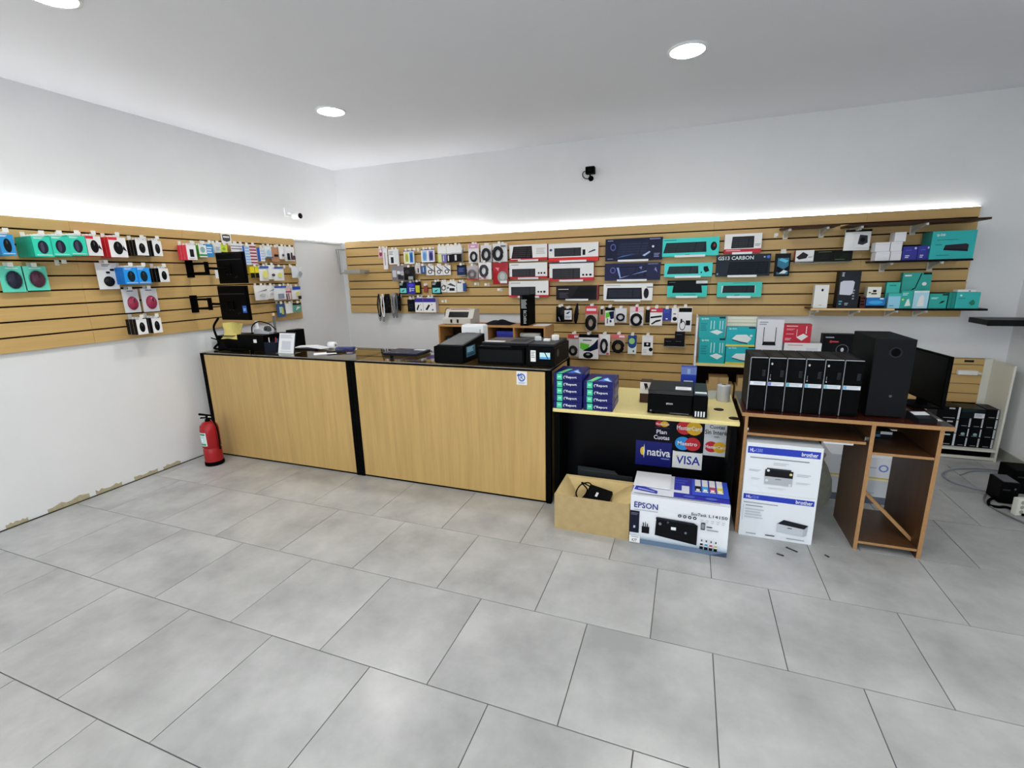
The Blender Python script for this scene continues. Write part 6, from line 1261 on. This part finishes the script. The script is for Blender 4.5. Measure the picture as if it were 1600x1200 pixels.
router(R, zs, '#b8bac4', '#d4d6e0', [('r', .26, .46, .29, .83, '#4c5058'), ('r', .71, .46, .74, .83, '#4c5058'), ('p', [(.24, .44), (.76, .44), (.72, .52), (.28, .52)], '#26282e'), ('l', .08, .86, .4, .95, 2, '#9094a0'), ('l', .1, .1, .5, .25, 3, '#b0b4bc')], 'tall white router carton with two dark antennas')
R = (1.0647, 0.8605, 0.3189, 0.2324); hw2 = R[3]
router(R, zs, '#b4b4bc', '#dadbe2', [('l', .1, .86, .5, .92, 1, '#c08088'), ('r', .12, .3, .48, .7, '#d0d2da'), ('l', .14, .4, .44, .6, 3, '#a0a4ac'), ('r', .6, .3, .9, .8, '#c8cbd4')], 'wide white carton under the red router carton')
R = (1.0055, 1.0918, 0.2402, 0.1796)
router(R, zs + hw2 + .001, '#841c28', '#b82c3c', [('p', [(.48, .3), (.72, .5), (.9, .36), (.68, .12)], '#e4dce0'), ('r', .48, .34, .5, .72, '#e8d0d4'), ('r', .8, .5, .83, .9, '#e8d0d4'), ('l', .1, .84, .5, .92, 1, '#f0d8dc'), ('l', .1, .66, .4, .76, 2, '#e0a0a8'), ('l', .1, .4, .38, .5, 1, '#d88890'), ('l', .08, .1, .3, .25, 2, '#e8b0b8')], 'red router carton with a white printed router')
R = (1.3554, 0.8735, 0.2628, 0.3238)
router(R, zs, '#0e0e14', '#14151c', [('l', .08, .86, .35, .92, 1, '#a0a4b0'), ('e', .26, .78, .04, .04, '#c0303c'), ('r', .3, .76, .5, .8, '#b8424c'), ('o', .64, .55, .2, .16, .12, '#60646c'), ('e', .64, .55, .05, .06, '#c0c4cc'), ('l', .1, .3, .45, .36, 1, '#a8acb8'), ('r', .7, .3, .95, .35, '#a8a8a0')], 'black graphics card carton with a fan printed on it')

R = (0.5246, 0.8161, 0.2746, 0.4708)
o = onshelf('router_box', (R[0], 0, R[2], R[3], 5.33), zs, .06, '#cfcdb8', '#dcdac8', [('r', 0, .86, 1, .88, '#b8b49c'), ('r', 0, .93, 1, .94, '#c4c0a8')], 'cream carton standing behind the teal dome router cartons', RG)
# ------------------------------------------------------------------ display rack in the far right corner
GY = 5.30
XA, XB = 1.85, 2.725
t = empty('display_rack', ((XA + XB) / 2, GY, 0), 'white metal display rack with a wooden slat back in the right corner', 'rack')
ox = t.location.x; a, b = XA - ox, XB - ox
HR = (2.6887, 0.8926)[1]
MB().prism([(0, .0), (0, HR), (.33, HR + .004), (.33, .0)], b - .016, b, 'x', METALW).build('side_panel', t)
MB().prism([(0, .0), (0, .10), (.33, .10), (.33, .0)], a, a + .016, 'x', METALW).build('side_panel', t)
bx('deck', t, a + .0165, b - .0165, .0, .31, .085, .105, METALW); bx('front_rail', t, a + .0165, b - .0165, .003, .02, .006, .03, METALW)
bx('gap_shade_strip', t, a + .0165, b - .0165, .06, .08, .0, .0845, BLKM)  # black strip standing in for the shade under the deck
bx('back_sheet', t, a + .0165, b - .0165, .325, .335, 0, .45, METALW)
zz = [.47, .56, .655, .745, .84, .90]
for z0, z1 in zip(zz[:-1], zz[1:]): MB().box(a + .0165, b - .0165 - .06, .318, .33, z0 + .003, z1 - .003, SLAT).build('slat', t)
bx('back_filler', t, b - .0760, b - .0166, .318, .33, .455, .90, METALW)
bx('slat_backing', t, a + .0165, b - .0165, .331, .337, .455, .90, GROOVE)
(xq, zq) = (2.5395, 0.759)
o = MB().box(-.09, .06, -.02, .02, -.012, .03, M('#d4d6d4', .3), bev=.006).build('hook_rail', None, (xq, 5.594, zq)); tag(o, 'white plastic holder stuck on the slat back of the corner rack', 'holder')
MB().box(.06, .09, -.012, .012, -.006, .012, M('#c4c6c4', .3)).build('end_clip', o)
R = (2.5325, 0.8766)
o = MB().box(-.035, .035, -.004, 0, -.008, .012, M('#2a2a2c', .4)).build('name_plate', None, (R[0], 5.6175, R[1] - .005)); tag(o, 'small dark plate on the top slat of the corner rack', 'plate')
# toner cartons
def toner(x0, x1, z, h, y, label, kind):
    W_ = x1 - x0 - .003
    o = MB().box(0, W_, 0, .2, 0, h - .0015, M('#111216', .4), bev=.001).build('toner_carton', None, (x0, y, z)); tag(o, label, 'box', 'toner cartons on the corner rack')
    if kind == 0: a_ = [('r', .84, .08, .97, .95, '#c4c8cc'), ('l', .86, .15, .95, .9, 5, '#70747a'), ('l', .25, .1, .7, .2, 1, '#8c9096')]
    elif kind == 1: a_ = [('r', .86, .1, .97, .9, '#b8bcc0'), ('e', .5, .35, .18, .14, '#7c9c98'), ('l', .2, .1, .7, .18, 1, '#8c9096')]
    else: a_ = [('r', .9, .04, .99, .98, '#c0c4c8'), ('r', .5, .82, .75, .92, '#b0b4b8'), ('l', .3, .08, .8, .16, 1, '#9ca0a6')]
    MB().art(a_, (0, 0, 0), (W_, 0, 0), (0, 0, h)).build('front_print', o)
zd = .1055; rw = ['bottom', 'second', 'third', 'top']; cl = ['second', 'third', 'rightmost']
XC = [2.22, 2.425, 2.515, 2.605, 2.703]
for k, h in enumerate((.125, .13, .125)): toner(XC[0] + .03, XC[1], zd + sum((.125, .13, .125)[:k]), h, 5.345, 'large black toner carton, %s one of the wide left column' % ['bottom', 'middle', 'top'][k], 2)
for c in range(3):
    for k in range(4 if c == 2 else 3):
        toner(XC[1 + c], XC[2 + c], zd + .094 * k, .094, 5.345, 'black toner carton, %s one of the %s column' % (rw[k], cl[c]), 1 if (k == 1 and c < 2) else 0)
o = MB().box(0, .17, -.01, .2, 0, .088, M('#18262a', .35), bev=.002).build('toner_carton', None, (2.428, 5.345, zd + .283)); tag(o, 'long dark green black toner carton laid across two columns', 'box', 'toner cartons on the corner rack')
MB().art([('r', .55, .05, .98, .55, '#c8ccd2'), ('l', .58, .12, .92, .48, 3, '#8c9098'), ('p', [(0, .6), (.6, .75), (.6, .95), (0, .95)], '#22383c')], (0, -.01, 0), (.17, 0, 0), (0, 0, .088)).build('front_print', o)

# black shelf on the right wall
p = (2.4379, 1.3075); q = (2.4429, 1.2496)
t = empty('wall_shelf', (XR, 5.25, q[1]), 'black shelf board on the right wall near the corner', 'shelf')
bx('board', t, p[0] - XR, -.001, 0, .30, 0, p[1] - q[1] - .012, BKE); bx('edge_lip', t, p[0] - XR, -.001, -.004, 0, -.004, p[1] - q[1] - .010, M('#1d1f20', .5))

# ------------------------------------------------------------------ things on the floor by the right wall
(xa, ya) = (2.2462, 4.2893)
R = (2.3411, -0.0135, 0.108, 0.1731)
t = empty('power_supply', (R[0], 4.32, 0), 'black battery power supply on the floor near the right wall', 'power supply')
hh = R[3]; w_ = R[2] / 2
MB().box(-w_, w_, 0, .17, .004, hh, BLK, bev=.008).build('case', t)
MB().box(-w_ + .01, w_ - .01, .01, .16, hh + .0003, hh + .004, M('#55585c', .4)).build('top_plate', t)
MB().art([('r', .1, .6, .5, .66, '#3c3e42'), ('e', .75, .7, .06, .05, '#50535a')], (-w_, 0, .004), (2 * w_, 0, 0), (0, 0, hh)).build('front_print', t)
for x in (-w_ + .01, w_ - .03): bx('foot', t, x, x + .02, .02, .15, 0, .004, BLKM)
(xa, _) = (2.4127, 0.1202)
t = MB().box(0, .24, 0, .2, 0, .19, BLKM, bev=.008).build('power_supply', None, (xa + .06, 4.56, 0.0005)); tag(t, 'taller black box behind the battery power supply, cut by the picture edge', 'power supply')
MB().art([('r', .1, .7, .9, .75, '#3c3e42')], (0, 0, 0), (.24, 0, 0), (0, 0, .19)).build('front_print', t)
(xa, ya) = (2.3158, 4.1292)
t = empty('power_strip', (xa, ya, 0), 'white power strip standing on the floor at the picture edge', 'power strip', rz=.3)
MB().box(-.025, .04, 0, .04, .0005, .13, M('#c8c8bc', .4), bev=.006).build('body', t)
for k in range(3): MB().lathe([(.014, -.001), (.014, -.0002)], M('#8c8c84', .5), 12, axis='y', c=(.008, 0, .03 + .036 * k)).build('socket', t)
GC = M('#7c7e88', .45); 
def floor_cable(pts, r, m, label, closed=False):
    tag(MB().tube(curve_pts(pts, 10), r, m, 6).build('cable'), label, 'cable')

floor_cable([(2.7407, 4.853, 0.008), (2.6789, 5.0232, 0.008), (2.497, 5.053, 0.008), (2.2844, 4.9719, 0.008), (2.1569, 4.8313, 0.008), (2.135, 4.6878, 0.008), (2.2092, 4.583, 0.008), (2.3068, 4.5288, 0.008)], .007, GC, 'grey cable lying in a wide loop on the floor by the rack')
floor_cable([(2.2774, 4.4627, 0.007), (2.2097, 4.3282, 0.007), (2.2038, 4.1989, 0.007), (2.2458, 4.0739, 0.007), (2.3008, 3.9631, 0.007)], .006, M('#6c6c6c', .5), 'thin grey cable curving towards the picture edge')
floor_cable([(2.2891, 4.3876, 0.012), (2.2357, 4.3283, 0.011), (2.2004, 4.2418, 0.011), (2.2443, 4.2247, 0.011), (2.3033, 4.2333, 0.011), (2.3402, 4.1257, 0.011)], .010, BLKM, 'black cable curled in front of the battery power supply')
floor_cable([(2.2772, 4.8458, 0.006), (2.4194, 4.9753, 0.006), (2.5639, 5.0062, 0.006), (2.6446, 4.9066, 0.006), (2.7199, 4.8509, 0.006)], .005, GC, 'second grey cable beside the wide loop on the floor')
for px, rz, l, s_ in (((0.717, 3.1505), .6, 'dark strip of tape on the floor before the white printer cartons', .035), ((0.6382, 3.0644), .4, 'dark scrap on the floor nearest the white printer cartons', .02), ((0.9091, 3.1397), .9, 'tiny dark scrap on the floor by the brown desk', .014)):
    o = MB().box(-s_, s_, -.006, .006, 0, .003, M('#3c3a38', .7)).build('tape_scrap', None, (px[0], px[1], .0003), -rz); tag(o, l, 'scrap')
    MB().box(-s_ * .8, s_ * .3, -.004, .004, .0031, .0042, M('#55524e', .7)).build('curled_edge', o)
